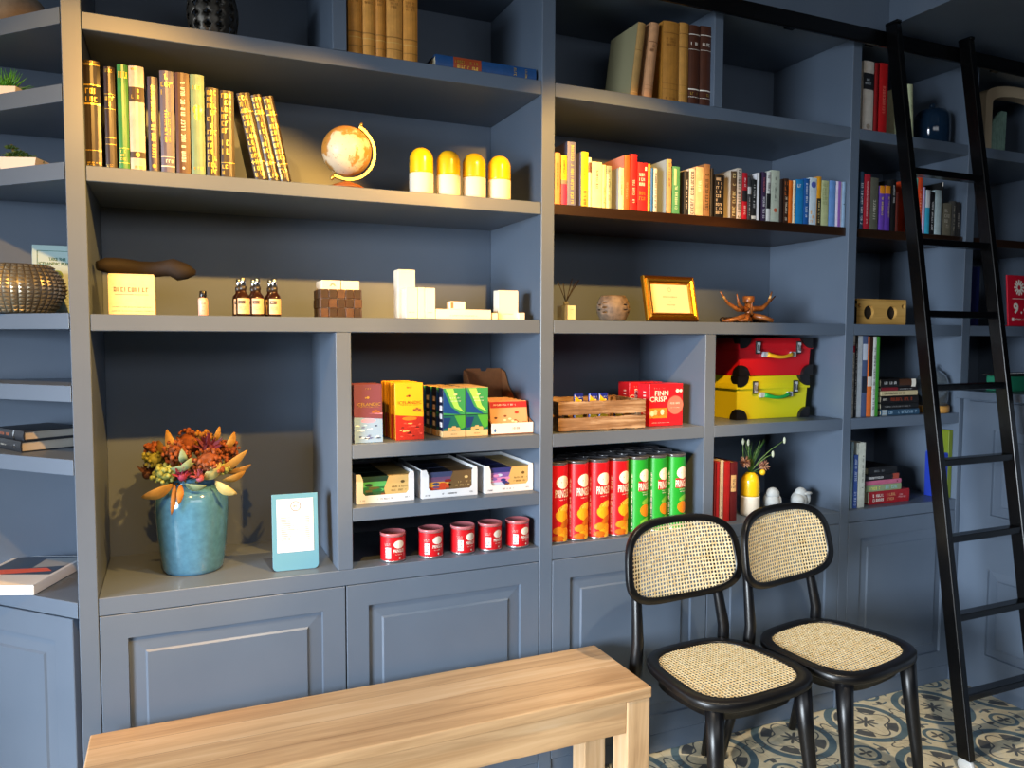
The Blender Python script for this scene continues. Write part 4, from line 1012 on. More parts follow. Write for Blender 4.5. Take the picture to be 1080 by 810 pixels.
def choc_bar(x, y, w, h, base, side, lo, nm, lab, grp, lean=-3):
    t = thing('chocolate_bar', lab, 'chocolate bar', (x, y, M1t+.0008), 0, grp); b = MB()
    b.box(0, w, 0, .009, 0, h, base, .0008, 1); bar_front(b, w, h, base, 0, lo, nm, 'ICELANDIC', 0); b.quad(0, w, 0, h, .0094, side)
    b.build('carton', t)
    t.rotation_euler = (R(lean), 0, 0); return t
gp = 'purple chocolate bars standing one behind another'
PB, YB = mat('#6a3a4a', .4), mat('#e8a818', .4)
x0 = U(373.5, .022, M1t); wb = U(403.5, .022, M1t)-x0; hb = hz(406, .022, x0, M1t)
p = choc_bar(x0+.001, .022, wb, hb, PB, PB, PUR, GL, 'front purple chocolate bar with a blue glacier picture', gp)
for i in range(5): copy_tree(p, (x0+.001-.0004*i, .024+.014*(i+1), M1t+.0008), 0, ['second', 'third', 'fourth', 'fifth', 'last'][i]+' purple chocolate bar counted from the shelf edge').rotation_euler = (R(-3), 0, 0)
gp = 'yellow chocolate bars standing one behind another'
x0 = U(417.5, .036, M1t); wb = U(447, .036, M1t)-x0; hb = hz(404.5, .036, x0, M1t)
p = choc_bar(x0, .036, wb, hb, YB, mat('#5a2a18', .4), ORA, mat('#6a3a10', .4), 'front yellow chocolate bar with an orange sunset picture', gp)
for i in range(7): copy_tree(p, (x0-.003*(i % 3 == 1)-.0035*i*.3, .036+.019*(i+1), M1t+.0008), 0, ['second', 'third', 'fourth', 'fifth', 'sixth', 'seventh', 'last'][i]+' yellow chocolate bar counted from the shelf edge').rotation_euler = (R(-3), 0, 0)
# green and blue cartons, two files
gp = 'green and blue chocolate cartons in two files'
def aurora(x, y, w, h, d, lab):
    t = thing('chocolate_carton', lab, 'carton', (x, y, M1t+.0008), 0, gp); b = MB()
    BL, GN, CB_ = mat('#184a8a', .4), mat('#4fa83a', .4), mat('#e2c088', .5)
    b.box(0, w, 0, d, 0, h, mat('#14203e', .4), .0008, 1); yy = -.0005
    b.quad(0, w, 0, h*.13, yy, CB_); b.quad(0, w, h*.13, h*.44, yy, mat('#1c6a5a', .4)); b.quad(0, w, h*.44, h, yy, mat('#3c9a54', .4))
    b.poly([(0, yy-.0003, h*.98), (0, yy-.0003, h*.5), (w*.8, yy-.0003, h*.46), (w*.35, yy-.0003, h*.62)], BL)
    b.poly([(w*.1, yy-.0004, h*.99), (w*.5, yy-.0004, h*.60), (w*.95, yy-.0004, h*.5), (w*.7, yy-.0004, h*.64), (w*.45, yy-.0004, h*.99)], mat('#a8e060', .4))
    b.poly([(w*.5, yy-.0004, h*.44), (w, yy-.0004, h*.44), (w, yy-.0004, h*.2), (w*.8, yy-.0004, h*.16)], GN); b.poly([(0, yy-.0004, h*.4), (w*.35, yy-.0004, h*.4), (w*.2, yy-.0004, h*.2), (0, yy-.0004, h*.18)], mat('#1a3a70', .4))
    b.quad(0, w, h*.44, h*.455, yy-.0005, mat('#0c2a3a', .4)); b.marks(w*.3, w*.8, h*.78, h*.82, WL, yy-.0006, None, 1); b.marks(w*.35, w*.8, h*.72, h*.75, WL, yy-.0006, None, 1)
    b.disc(w*.55, h*.87, w*.09, h*.02, yy-.0006, mat('#e8e0a0', .4), n=8)
    for q in range(3): b.disc(w*(.3+.18*q), h*(.16+.03*(q == 1)), w*.11, h*.04, yy-.0007-.0002*q, mat('#dcb070', .5), n=6, p=4)
    b.marks(w*.35, w*.65, h*.045, h*.075, mat('#8a6a40', .6), yy-.0004)
    for q in range(4):
        zc = h*(.25+.17*q); b.box(-.0006, -.0002, d*.25, d*.75, zc-h*.05, zc+h*.05, mat('#dfe4e8', .5))
    b.box(0, w, 0, d, h+.0001, h+.0010, CB_); b.box(-.0008, 0, 0, d, 0, h*.12, CB_); b.build('carton', t); return t
xg = U(467.5, .045, M1t); wg = U(491, .045, M1t)-xg; hg = hz(410, .045, xg, M1t)
xg2 = U(492, .045, M1t); od = ['at the shelf edge', 'second from the edge', 'third from the edge', 'rearmost']
for c_, xq in enumerate((xg, xg2)):
    for i in range(4):
        lab = ('left' if c_ == 0 else 'right')+' file green and blue chocolate carton, '+od[i]
        if c_ == 0 and i == 0: p = aurora(xq, .045, wg-.001, hg, .045, lab)
        else: copy_tree(p, (xq-(.012*i if c_ == 0 else 0)*.4, .045+.052*i, M1t+.0008), 0, lab)
# open cardboard display box with small packs
t = thing('display_box', 'open brown cardboard display box with a high curved back', 'box', (U(518, .05, M1t), .045, M1t+.0008), R(0))
KB = mat('#8a5a34', .8, var=.12); WF = mat('#e8e6e2', .5); wq = min(1.0585, U(564, .05, M1t))-U(518, .05, M1t); hbk = .20; dq = .26
b = MB(); b.box(0, wq, 0, dq, 0, .0025, KB); b.build('base', t)
b = MB(); b.box(0, wq, 0, .0025, .0028, .036, WF, .0004, 1); b.marks(wq*.5, wq*.66, .014, .024, INK, -.0005, None, 1); b.disc(wq*.08, .014, .004, .006, -.0005, mat('#4a7ab0', .5), n=10); b.build('front_lip', t, 'white front lip')
b = MB(); b.prism([(0, .0028), (0, hbk-.01), (wq*.08, hbk), (wq*.42, hbk), (wq*.45, hbk-.01), (wq*.58, hbk-.01), (wq*.6, hbk), (wq*.95, hbk), (wq, hbk-.01), (wq, .0028)], 'Y', dq-.003, dq, KB); b.build('back', t)
prof_s = [(.003, .0028), (dq-.0035, .0028), (dq-.0035, hbk-.004), (dq-.03, hbk-.012), (dq-.06, hbk*.72), (dq-.12, hbk*.50), (dq-.18, hbk*.36), (dq-.22, .05), (.003, .036)]
for xs in (0.0, wq-.0025):
    b = MB(); b.prism(prof_s, 'X', xs, xs+.0025, KB); b.build('side', t)
for i in range(5):
    tt = thing('snack_pack', ['front red and tan snack pack in the cardboard display box', 'second snack pack in the cardboard display box', 'third snack pack in the cardboard display box', 'fourth snack pack in the cardboard display box', 'rearmost snack pack in the cardboard display box'][i], 'snack pack', (t.location.x+.006, .062+.036*i, M1t+.004), 0, 'red and tan snack packs in the display box')
    b = MB(); w2 = wq-.012; h2 = .103; b.M = Matrix.Rotation(R(-12), 4, 'X'); b.box(0, w2, 0, .018, 0, h2, mat('#c8a070', .5), .004); yy = -.0006
    b.quad(.002, w2-.002, h2*.78, h2*.97, yy, mat('#b01c20', .4)); b.marks(w2*.1, w2*.7, h2*.83, h2*.91, WL, yy-.0003, None, 1); b.disc(w2*.7, h2*.62, .008, .004, yy, mat('#b8301c', .4), n=10)
    for q in range(26): b.disc(w2*(.08+.84*rnd.random()), h2*(.12+.42*rnd.random()), .006, .0035, yy-.0001*q/4, [mat('#7a4424', .6), mat('#e8d4b0', .6), mat('#5a3018', .6)][q % 3], n=6)
    b.build('pouch', tt)

# white shelf-ready trays with boxes
def tray(x0, x1, picL, picR, col_side, labt, labs):
    w = x1-x0; h = .088; d = .27; t = thing('cardboard_tray', labt, 'tray', (x0, .045, M2t+.0008), 0, 'white cardboard trays with chocolate boxes')
    TW = mat('#dfe2e6', .5); b = MB(); b.box(0, w, 0, d, 0, .002, TW); b.build('base', t)
    b = MB(); b.prism([(0, .0023), (w, .0023), (w, h*.93), (w*.985, h), (w*.93, h), (w*.90, h*.9), (w*.90, h*.36), (w*.86, h*.27), (w*.16, h*.27), (w*.12, h*.36), (w*.12, h*.8), (w*.08, h), (0, h)], 'Y', 0, .002, TW)
    b.marks(w*.36, w*.62, h*.09, h*.17, mat('#505866', .6), -.0005); b.marks(w*.06, w*.16, h*.07, h*.14, mat('#505866', .6), -.0005); b.marks(w*.84, w*.92, h*.1, h*.17, mat('#505866', .6), -.0005); b.build('front', t)
    b = MB(); b.box(0, w, d-.002, d, .0023, h, TW); b.build('back', t)
    for xs in (0, w-.002): b = MB(); b.box(xs, xs+.002, .0023, d-.0023, .0023, h, TW); b.build('side', t)
    for i in range(3):
        tt = thing('chocolate_box', labs+[' at the front of its tray', ' in the middle of its tray', ' at the back of its tray'][i], 'chocolate box', (x0+.006, .052+.084*i, M2t+.0032), 0, 'chocolate boxes in the white trays')
        ww = w-.012; hh = h-.012; b = MB(); b.box(0, ww, 0, .080, 0, hh, col_side, .001, 1); yy = -.0005; s_ = ww*.56
        b.box(s_, ww, .0005, .0795, hh+.0002, hh+.0006, picR[0])
        for q, c_ in enumerate(picL): b.quad(0, s_, hh*q/len(picL), hh*(q+1)/len(picL), yy, c_)
        b.poly([(s_*.95, yy-.0004, 0), (ww, yy-.0004, 0), (ww, yy-.0004, hh), (s_*1.02, yy-.0004, hh), (s_*.86, yy-.0004, hh*.5)], picR[0])
        for q in range(9): b.disc(s_*(.15+.7*rnd.random()), hh*(.2+.5*rnd.random()), s_*.12, hh*.06, yy-.0003-.0001*q, picL[rnd.randrange(len(picL))], n=9)
        for q in range(3): b.disc(s_*(.72+.1*q), hh*(.16+.1*(q % 2)), s_*.08, hh*.09, yy-.0014, [mat('#d8b080', .5), mat('#7a4a28', .5), mat('#e8cc98', .5)][q], n=6, p=3.5)
        b.marks(s_*1.12, ww*.94, hh*.50, hh*.60, picR[1], yy-.0008); b.marks(s_*1.1, ww*.9, hh*.36, hh*.46, picR[1], yy-.0008); b.disc((s_+ww)*.53, hh*.74, s_*.07, hh*.06, yy-.0008, picR[1], n=8)
        b.build('carton', tt)
TA, TB_ = mat('#c8a868', .5), mat('#5a4228', .5)
tray(U(375.5, .045, M2t), U(437, .045, M2t), [mat('#5a5a30', .5), mat('#2a5a34', .5), mat('#1e6a3c', .5), mat('#4fae64', .5), mat('#163a2c', .5)], (mat('#c8aa6c', .5), mat('#5a4a28', .5)), mat('#10241a', .4), 'white cardboard tray of green and gold boxes, left on its shelf', 'green and gold chocolate box')
tray(U(445, .045, M2t), U(503.5, .045, M2t), [mat('#8a1e14', .5), mat('#c84420', .5), mat('#e0a030', .5), mat('#6a4a6a', .5), mat('#3a4468', .5)], (mat('#6a5232', .5), mat('#e0c080', .5)), mat('#1a1c2a', .4), 'white cardboard tray of orange and brown boxes, middle one', 'orange and brown chocolate box')
tray(U(511.5, .045, M2t), 1.0585, [mat('#5a78b0', .5), mat('#b8c8e8', .5), mat('#c884b8', .5), mat('#7a5aa8', .5), mat('#2c3278', .5)], (mat('#c8a866', .5), mat('#6a5228', .5)), mat('#20265c', .4), 'white cardboard tray of violet and gold boxes, next to the upright', 'violet and gold chocolate box')

# ------------------------------------------------------------------ chip cans
CRD, CGR = '#c8141e', '#1f9a2c'
def can(name, lab, loc, grp, h, green=False, small=False, rz=0.0, detail=True):
    t = thing(name, lab, 'chip can', loc, rz, grp); r_ = .0375 if small else .0372
    b = MB(); m = mat(CGR if green else CRD, .35, coat=.3); steel = mat('#b8bcc0', .3, .9)
    b.lathe([(r_-.001, 0), (r_+.0006, .001), (r_+.0006, .004), (r_, .005)], steel, 32); b.lathe([(r_, .005), (r_, h-.010)], m, 32, cap=False); b.lathe([(r_, h-.010), (r_+.0006, h-.009), (r_+.0006, h-.0065), (r_-.0005, h-.006)], steel, 32)
    W = cylwarp(r_, 0, 0, .0004); W2 = cylwarp(r_, 0, 0, .0009); W3 = cylwarp(r_, 0, 0, .0014)
    if small:
        b.disc(.012, h*.62, .017, .012, 0, WL, W); b.text('PRINGLES', .010, WL, .012, h*.40, 0, W2, width=.034, bold=.02); b.marks(.0, .022, h*.25, h*.29, WL, 0, W2)
        b.quad(-.030, -.013, h*.14, h*.52, 0, mat('#e8e4e4', .5), W, 4); b.marks(-.029, -.014, h*.18, h*.48, INK, 0, W2, 5); b.marks(-.034, -.012, h*.58, h*.68, mat('#f0b0a8', .5), 0, W2, 2); b.disc(.014, h*.14, .003, .003, 0, WL, W, 8)
    else:
        if green: b.quad(-.022, .034, h*.555, h*.685, 0, mat('#b81420', .4), W, 8)
        b.disc(.006, h*.755, .0245, .0215, 0, WL, W, 28)
        b.text('PRINGLES', .026, WL, .006, h*.615, 0, W2, width=.056, bold=.02); b.marks(-.008, .022, h*.53, h*.548, WL, 0, W2, 1)
        if green: b.marks(-.006, .026, h*.50, h*.518, WL, 0, W2, 1)
        b.quad(-.050, -.040, h*.05, h*.45, 0, mat('#0f6a1e' if green else '#e05058', .5), W, 3); b.marks(-.049, -.041, h*.06, h*.8, WL, 0, W2, 1, True, dens=.7)
        CH = [mat('#f0a81c', .4), mat('#e08818', .4), mat('#f4c440', .4), mat('#c86a14', .4)]
        L_c = ([(.012, .42, .026, .014, .3, 2), (.004, .33, .026, .020, -.4, 0), (.016, .24, .022, .012, .5, 3), (.012, .12, .026, .020, -.3, 0), (-.010, .16, .020, .012, .2, 1), (-.012, .06, .020, .010, 0, 3), (.018, .05, .014, .010, .3, 2)] if not green
               else [(.012, .42, .022, .010, .3, 2), (.008, .30, .024, .021, -.4, 1), (.010, .16, .026, .012, .2, 2)])
        for k_, (cx, cz, rx, rz_, ro, ci) in enumerate(L_c): b.disc(cx, h*cz, rx, rz_, 0, CH[ci] if not (green and ci == 2) else mat('#7ac040', .4), [W, W2, W3][k_ % 3], 14, 2.0, ro)
    b.build('tube', t)
    b = MB(); lm = mat('#b86a70', .3, alpha=.9) if small else mat('#4a4a4e', .15, coat=.4)
    b.lathe([(r_+.0004, h-.0085), (r_+.0011, h-.008), (r_+.0011, h-.001), (r_+.0002, h), (r_-.002, h), (r_-.003, h-.0025), (0, h-.0025)], lm, 32); b.build('lid', t)
    return t
gs = 'small red chip cans on the lowest shelf'
lb = ['small red chip can at the left, standing apart', 'second small red chip can from the left', 'small red chip can in the middle of five', 'fourth small red chip can from the left', 'small red chip can next to the upright']
for i, u_ in enumerate((414.5, 454.5, 488, 516.5, 545.5)):
    loc = (U(u_, .052, CT), .052, CT+.0008)
    if i == 0: p = can('chip_can', lb[0], loc, gs, .086, small=True, rz=R(-4))
    else: copy_tree(p, loc, R([0, -2, 3, 5, 1][i]), lb[i])
gr_, gg = 'tall red chip cans', 'tall green chip cans'
lbr = ['tall red chip can touching the left upright, front row', 'second tall red chip can of the front row', 'third tall red chip can of the front row', 'tall red chip can beside the green ones, front row']
lbg = ['tall green chip can beside the red ones, front row', 'middle tall green chip can of the front row', 'tall green chip can at the right end, front row']
pr = pg_ = None; xs = [1.147+.0778*i for i in range(7)]
for rowi, yy in enumerate((.052, .133, .214)):
    for i in range(7):
        if rowi == 2 and i in (0, 1): continue
        green = i >= 4; loc = (xs[i], yy+.002*(i % 2), CT+.0008)
        lab = (lbg[i-4] if green else lbr[i]) if rowi == 0 else ('tall '+('green' if green else 'red')+' chip can in the '+['', 'second', 'rear'][rowi]+' row, behind the '+['first', 'second', 'third', 'fourth', 'fifth', 'sixth', 'seventh'][i]+' front can')
        rz = R([2, 6, 0, 8, 10, 14, 5][i])
        if green:
            if pg_ is None: pg_ = can('chip_can', lab, loc, gg, .265, True, rz=rz)
            else: copy_tree(pg_, loc, rz, lab)
        else:
            if pr is None: pr = can('chip_can', lab, loc, gr_, .265, rz=rz)
            else: copy_tree(pr, loc, rz, lab)

# ------------------------------------------------------------------ middle bay objects
# reed diffuser
z = S3t+.0005; x = U(601, .05, z)
t = thing('reed_diffuser', 'small square glass reed diffuser with black sticks beside the middle upright', 'diffuser', (x, .05, z), R(12))
GLS = mat('#c8ccc4', .05, trans=.75)
b = MB(); b.box(-.021, .021, 0, .042, 0, .050, GLS, .003); b.lathe([(.009, .0502), (.009, .062), (.0075, .062), (.0075, .0505)], GLS, 16, (0, .021, 0)); b.build('bottle', t, 'clear glass bottle')
b = MB(); b.box(-.010, .0225, -.0012, -.0004, .004, .049, mat('#e6dfc6', .6)); b.marks(-.002, .014, .034, .037, mat('#a09878', .7), -.0016); b.marks(0, .012, .024, .026, mat('#a09878', .7), -.0016); b.build('label', t, 'cream paper label')
for i, (dx, dy, L__) in enumerate(((.055, .0, .135), (.043, .02, .14), (-.028, .01, .13), (-.020, -.01, .12), (.035, -.01, .13))):
    b = MB(); b.tube([(-dx*.12, .021-dy*.2, .052), (dx, .021+dy, L__)], .0015, mat('#1c120c', .6), 6); b.build('stick', t)
# perforated candle holder
x = U(646.5, .06, z); t = thing('candle_holder', 'round speckled candle holder pierced with holes, left of the gilt frame', 'candle holder', (x, .06, z)); b = MB(); SPK = mat('#66584a', .6, var=.45)
NZ, NA = 20, 40; prof_c = lambda k: .030+.024*math.sin(PI*(k*.78+.12))**.9
V_ = [[b.bm.verts.new((prof_c(i/NZ)*math.cos(2*PI*j/NA), prof_c(i/NZ)*math.sin(2*PI*j/NA), .002+.082*i/NZ)) for j in range(NA)] for i in range(NZ+1)]; k_ = b.mi(SPK)
for i in range(NZ):
    for j in range(NA):
        if 4 < i < 16 and (i+(j//3)*2) % 4 == 0 and j % 3 != 0 and (j//6) % 2 == 1: continue
        f = b.bm.faces.new([V_[i][j], V_[i][(j+1) % NA], V_[i+1][(j+1) % NA], V_[i+1][j]]); f.material_index = k_; f.smooth = True
b.build('shell', t, solid=.003); b = MB(); b.lathe([(0, 0), (.034, 0), (.036, .003), (0, .004)], SPK, 24, cap=False); b.build('base', t)
# gilt frame
x0, x1 = U(683, .05, z), U(737.5, .05, z); fw = x1-x0; fh = hz(290, .08, x0, z)
t = thing('picture_frame', 'ornate gilt frame with a small printed card on the shelf below the colourful books', 'frame', (x0, .05, z+.0036), R(1))
MF = Matrix.Rotation(R(-13), 4, 'X'); b = MB(); b.M = MF; gm = mat('#c8912a', .25, .9); gm2 = mat('#7a4a14', .3, .8)
rg = [(0, .012), (0, -.002), (.004, -.006), (.010, -.004), (.014, -.010), (.020, -.006), (.026, -.004), (.030, .002)]
rows = [[(i, y_, i), (fw-i, y_, i), (fw-i, y_, fh-i), (i, y_, fh-i)] for i, y_ in rg]
b.grid(rows, gm, True, False, mfun=lambda i, j: gm2 if (i in (1, 2, 5) and j % 2 == 0) else gm); b.build('moulding', t)
b = MB(); b.M = MF; b.box(.028, fw-.028, .003, .006, .028, fh-.028, mat('#e8d4a4', .6)); cw = fw/2
b.marks(cw-.030, cw+.030, fh*.52, fh*.56, mat('#7a6238', .7), .0025); b.marks(cw-.018, cw+.018, fh*.34, fh*.375, mat('#7a6238', .7), .0025); b.marks(cw-.003, cw+.003, fh*.43, fh*.45, mat('#7a6238', .7), .0025)
for i in range(14): b.box(-.0008, .0008, -.0002, 0, .006, .0075, mat('#7a6238', .7), M=Matrix.Translation((cw, .0025, fh*.70)) @ Matrix.Rotation(2*PI*i/14, 4, 'Y'))
b.build('card', t); b = MB(); b.prism([(.012, .04), (.014, .04), (.078, .0), (.072, .0)], 'X', cw-.02, cw+.02, mat('#2a1c10', .7)); b.build('easel', t)
# antler candle holder
x = U(789, .09, z); t = thing('antler_candleholder', 'brown candle holder made of branching antlers to the right of the gilt frame', 'candle holder', (x, .09, z))
AT = mat('#7a4a22', .35, var=.4); ATL = mat('#c89a5a', .35, var=.2)
b = MB(); b.lathe([(.020, .075), (.021, .078), (.022, .098), (.018, .100), (.016, .092), (0, .092)], AT, 14); b.tube([(0, 0, .006), (.002, 0, .04), (0, 0, .08)], [.016, .012, .015], AT, 10); b.build('cup', t)
for pts, r0 in (([(0, 0, .052), (-.06, -.01, .050), (-.105, -.01, .072), (-.138, -.01, .112)], .012), ([(-.035, -.01, .050), (-.070, -.03, .068), (-.080, -.03, .104)], .009), ([(0, 0, .052), (.055, -.01, .054), (.085, -.01, .078), (.100, -.01, .118)], .012),
                ([(.03, 0, .05), (.09, .01, .066), (.136, .01, .104)], .009), ([(0, -.02, .03), (-.016, -.035, .052), (-.018, -.04, .078)], .006)):
    b = MB(); P = [Vector(p) for p in pts]; full = []
    for i in range(len(P)-1): full += [P[i]+(P[i+1]-P[i])*k/3 for k in range(3)]
    full.append(P[-1]); n_ = len(full); b.tube(full, [r0*(1-.78*i/(n_-1)) for i in range(n_)], AT, 8)
    b.tube(full[-3:], [r0*.42, r0*.30, r0*.10], ATL, 8); b.build('antler', t)
for s in (-1, 1):
    for q, L__ in ((.010, .085), (-.02, .06)):
        b = MB(); b.tube([(0, 0, .03), (s*.04, q-.02, .020), (s*L__, q*2-.02, .009), (s*(L__+.02), q*2, .007)], [.011, .010, .008, .003], AT, 8); b.build('foot', t)
b = MB()
for i in range(14): b.ball((-.09+.2*rnd.random(), .03+.02*rnd.random(), .012), .014, mat('#1c0e08', .6, var=.3), 7, 5, (1, .8, .8))
b.build('dried_moss', t)

# wooden crate with blue packets and red crispbread boxes
z = M1t+.0008; x0 = U(585.5, .03, z)+.012; x1 = U(679.5, .035, z); cw = x1-x0; chh = .098
t = thing('crate', 'rough slatted wooden crate with blue snack packets inside', 'crate', (x0, .03, z)); cd_ = .20
def rough(b, x0, x1, y0, y1, z0, z1, seed):
    rn = random.Random(seed); n = 18; rows = []
    for i in range(n+1):
        x = x0+(x1-x0)*i/n; a = rn.uniform(-.0018, .0018); c = rn.uniform(-.0018, .0018)
        rows.append([(x, y0+a*.4, z0+a), (x, y1, z0+a), (x, y1, z1+c), (x, y0+c*.4, z1+c)])
    V_ = b.grid(rows, CRATE, True, False); b.bm.faces.new(list(reversed(V_[0]))); b.bm.faces.new(V_[-1])
for i, (za, zb) in enumerate(((.002, .044), (.054, chh))):
    b = MB(); rough(b, 0, cw, 0, .009, za, zb, i); b.build('slat', t); b = MB(); rough(b, 0, cw, cd_-.009, cd_, za, zb, i+5); b.build('slat', t)
    for xs in (0, cw-.009): b = MB(); b.box(xs+.0005, xs+.0085, .0105, cd_-.0105, za, zb, CRATE, .001); b.build('slat', t)
for xs in (.010, cw-.026):
    for ys in (.0105, cd_-.0265): b = MB(); b.box(xs, xs+.015, ys, ys+.015, .006, chh-.004, CRATE); b.build('corner_post', t)
b = MB(); b.box(.0105, cw-.0105, .0105, cd_-.0105, .0, .004, CRATE); b.build('base', t)
for i in range(14):
    px0 = .03+.022*i; front = i % 3 == 1
    ul = [(611, 0), (626.5, 1), (637, 2)]
    if i < 3:
        xp = U(ul[i][0], .055, z+.09)-x0; hh = .118; yy = .026; lab = ['leftmost blue and yellow snack packet sticking out of the crate', 'middle blue and yellow snack packet sticking out of the crate', 'right blue and yellow snack packet sticking out of the crate'][i]
    else: xp = .045+.024*(i-3); hh = .082; yy = .055+.038*((i) % 3); lab = ['first', 'second', 'third', 'fourth', 'fifth', 'sixth', 'seventh', 'eighth', 'ninth', 'tenth', 'last'][i-3]+' snack packet from the left, low inside the crate behind the slats'
    if xp > cw-.05: continue
    tt = thing('snack_packet', lab, 'snack packet', (x0+xp, .03+yy, z+.0045), 0, 'blue packets in the crate' if i < 3 else 'packets low in the crate')
    b = MB(); b.box(-.017, .017, 0, .012, 0, hh, mat('#1c2a8a', .3), .003, 1); b.poly([(-.017, -.0006, hh*.70), (.013, -.0006, hh*.72), (-.002, -.0006, hh*.85), (-.015, -.0006, hh*.95)], mat('#f0b818', .35))
    b.marks(-.004, .012, hh*.86, hh*.92, WL, -.0008); b.disc(.006, hh*.80, .004, .004, -.0009, mat('#f4d060', .4), n=6, p=3); b.quad(-.014, .014, hh*.05, hh*.55, -.0006, mat('#c8a020', .4)); b.build('wrapper', tt)
def finn(x, y, h, w, lab, det=True):
    t = thing('crispbread_box', lab, 'box', (x, y, M1t+.0008), 0, 'red crispbread boxes beside the crate'); rd = mat('#d0202c', .35); d = .075
    b = MB(); b.box(0, w, 0, d, 0, h, rd, .0012, 1); yy = -.0006
    b.text('FINN', h*.12, WL, w*.36, h*.78, yy, width=w*.40, bold=.02); b.text('CRISP', h*.12, WL, w*.26, h*.64, yy, width=w*.50, bold=.02); b.disc(w*.77, h*.49, w*.235, h*.22, yy, mat('#ee7a68', .4), n=24)
    b.marks(w*.62, w*.90, h*.50, h*.57, WL, yy-.0004); b.marks(w*.62, w*.92, h*.42, h*.44, WL, yy-.0004)
    b.quad(0, w*.53, h*.19, h*.43, yy-.0002, mat('#d88a28', .5)); 
    for q in range(5): b.disc(w*(.08+.1*q), h*(.30+.03*(q % 2)), w*.06, h*.07, yy-.0005-.0001*q, mat(['#f0dcb0', '#e8c488', '#b87028', '#f4e4c0', '#c88030'][q], .5), n=9)
    b.disc(w*.83, h*.83, w*.055, h*.045, yy, WL, n=12); b.disc(w*.93, h*.83, w*.045, h*.04, yy, WL, n=12); b.marks(w*.1, w*.45, h*.88, h*.91, WL, yy-.0002, dens=.4); b.marks(w*.08, w*.6, h*.07, h*.09, WL, yy-.0002)
    for q in range(9): b.box(-.0006, -.0002, d*.3, d*.5, h*(.1+.085*q), h*(.14+.085*q), mat('#f0c0c0', .5))
    b.build('carton', t); return t
xf = U(684.5, .055, M1t); wf = U(720.5, .055, M1t)-xf; hf = hz(405.5, .055, xf, M1t)
finn(xf, .055, hf, wf*.98, 'front red crispbread box with a pink circle, right of the crate')
finn(U(664.5, .16, M1t+.1), .165, hf*1.0, wf*.98, 'red crispbread box behind, partly hidden by the crate')

# the two cardboard suitcases
def suitcase(x, y, z, w, h, d, col, hcol, lab, gc):
    t = thing('suitcase', lab, 'suitcase', (x, y, z), R(0), 'toy suitcases stacked on the shelf'); m = mat(col, .45)
    b = MB(); tp = .008; hb_ = h*.70
    P = lambda i, zz: [(i, i, zz), (w-i, i, zz), (w-i, d-i, zz), (i, d-i, zz)]
    V_ = b.grid([P(tp, 0), P(.003, hb_), P(.006, hb_)], m, True, False); b.bm.faces.new(list(reversed(V_[0]))); b.bm.faces.new(V_[-1]); b.build('body', t)
    b = MB(); V_ = b.grid([P(-.004, hb_+.0006), P(-.004, hb_+.006), P(-.001, hb_+.02), P(.012, h-.001), P(.016, h)], m, True, False); b.bm.faces.new(V_[-1]); b.bm.faces.new(list(reversed(V_[0]))); b.build('lid', t)
    bk_ = mat('#111012', .4)
    for cx, sx in ((tp*.8, 1), (w-tp*.8, -1)):
        for cz, zz in ((0, 1), (h, -1)):
            b = MB(); n = 9; r_ = .040; oy = -.0055; ii = tp*.8 if zz == 1 else .010
            cxx = ii if sx == 1 else w-ii; pts = [(cxx+sx*r_*math.cos(PI/2*i/n), cz+zz*r_*math.sin(PI/2*i/n)) for i in range(n+1)]
            pts = [(cxx-sx*.004, cz)]+pts+[(cxx-sx*.004, cz+zz*r_)]; b.prism(pts, 'Y', oy-.002, .012, bk_)
            pts2 = [(-.006, cz)]+[( -.006+r_*math.cos(PI/2*i/n), cz+zz*r_*math.sin(PI/2*i/n)) for i in range(n+1)]
            xa, xb = (cxx-.011, cxx-.003) if sx == 1 else (cxx+.003, cxx+.011); b.prism(pts2, 'X', xa, xb, bk_); b.build('corner_guard', t, 'black corner guard')
    for fx in (.235, .80):
        b = MB(); cx = w*fx; zc = hb_+.004; b.box(cx-.012, cx+.012, -.0085, -.0045, zc-.022, zc+.026, KL, .001, 1); b.box(cx-.009, cx+.009, -.0105, -.0086, zc-.018, zc+.022, mat('#d8dce0', .3, .3), .001, 1)
        b.tube([(cx-.005, -.0115, zc+.012), (cx-.005, -.013, zc-.008), (cx+.004, -.013, zc-.010), (cx+.006, -.0115, zc+.010)], .0014, KL, 6); b.build('latch', t, 'silver and black latch')
    b = MB(); hm = mat(hcol, .4); pts = []
    for i in range(13):
        k = i/12; pts.append((w*(.36+.34*k), -.010-.010*math.sin(PI*k), hb_*.80-.010*math.sin(PI*k)))
    b.tube(pts, [.007-.0025*math.sin(PI*i/12) for i in range(13)], hm, 8, flat=1.4); b.build('handle', t, gc+' plastic handle')
    for s, fx in ((-1, .335), (1, .725)):
        b = MB(); b.box(w*fx-.012, w*fx+.012, -.010, .004, hb_*.80-.010, hb_*.80+.010, mat('#c4ccd4', .25, .2), .003); b.build('handle_mount', t, 'grey handle mount')
    return t
ys = .115; xs0 = U(776.5, ys, M1t); ws = U(851.5, ys, M1t)-xs0; hy = hz(397, ys, xs0, M1t)
suitcase(xs0, ys, M1t+.0008, ws, hy-.001, .25, '#d8d21a', '#1fa84a', 'yellow cardboard suitcase with green handle under the red one', 'green')
suitcase(xs0+.008, ys, M1t+hy+.0008, ws+.004, hz(356, ys, xs0, M1t)-hy-.001, .25, '#c81420', '#e8b020', 'red cardboard suitcase with yellow handle on top of the yellow one', 'yellow')

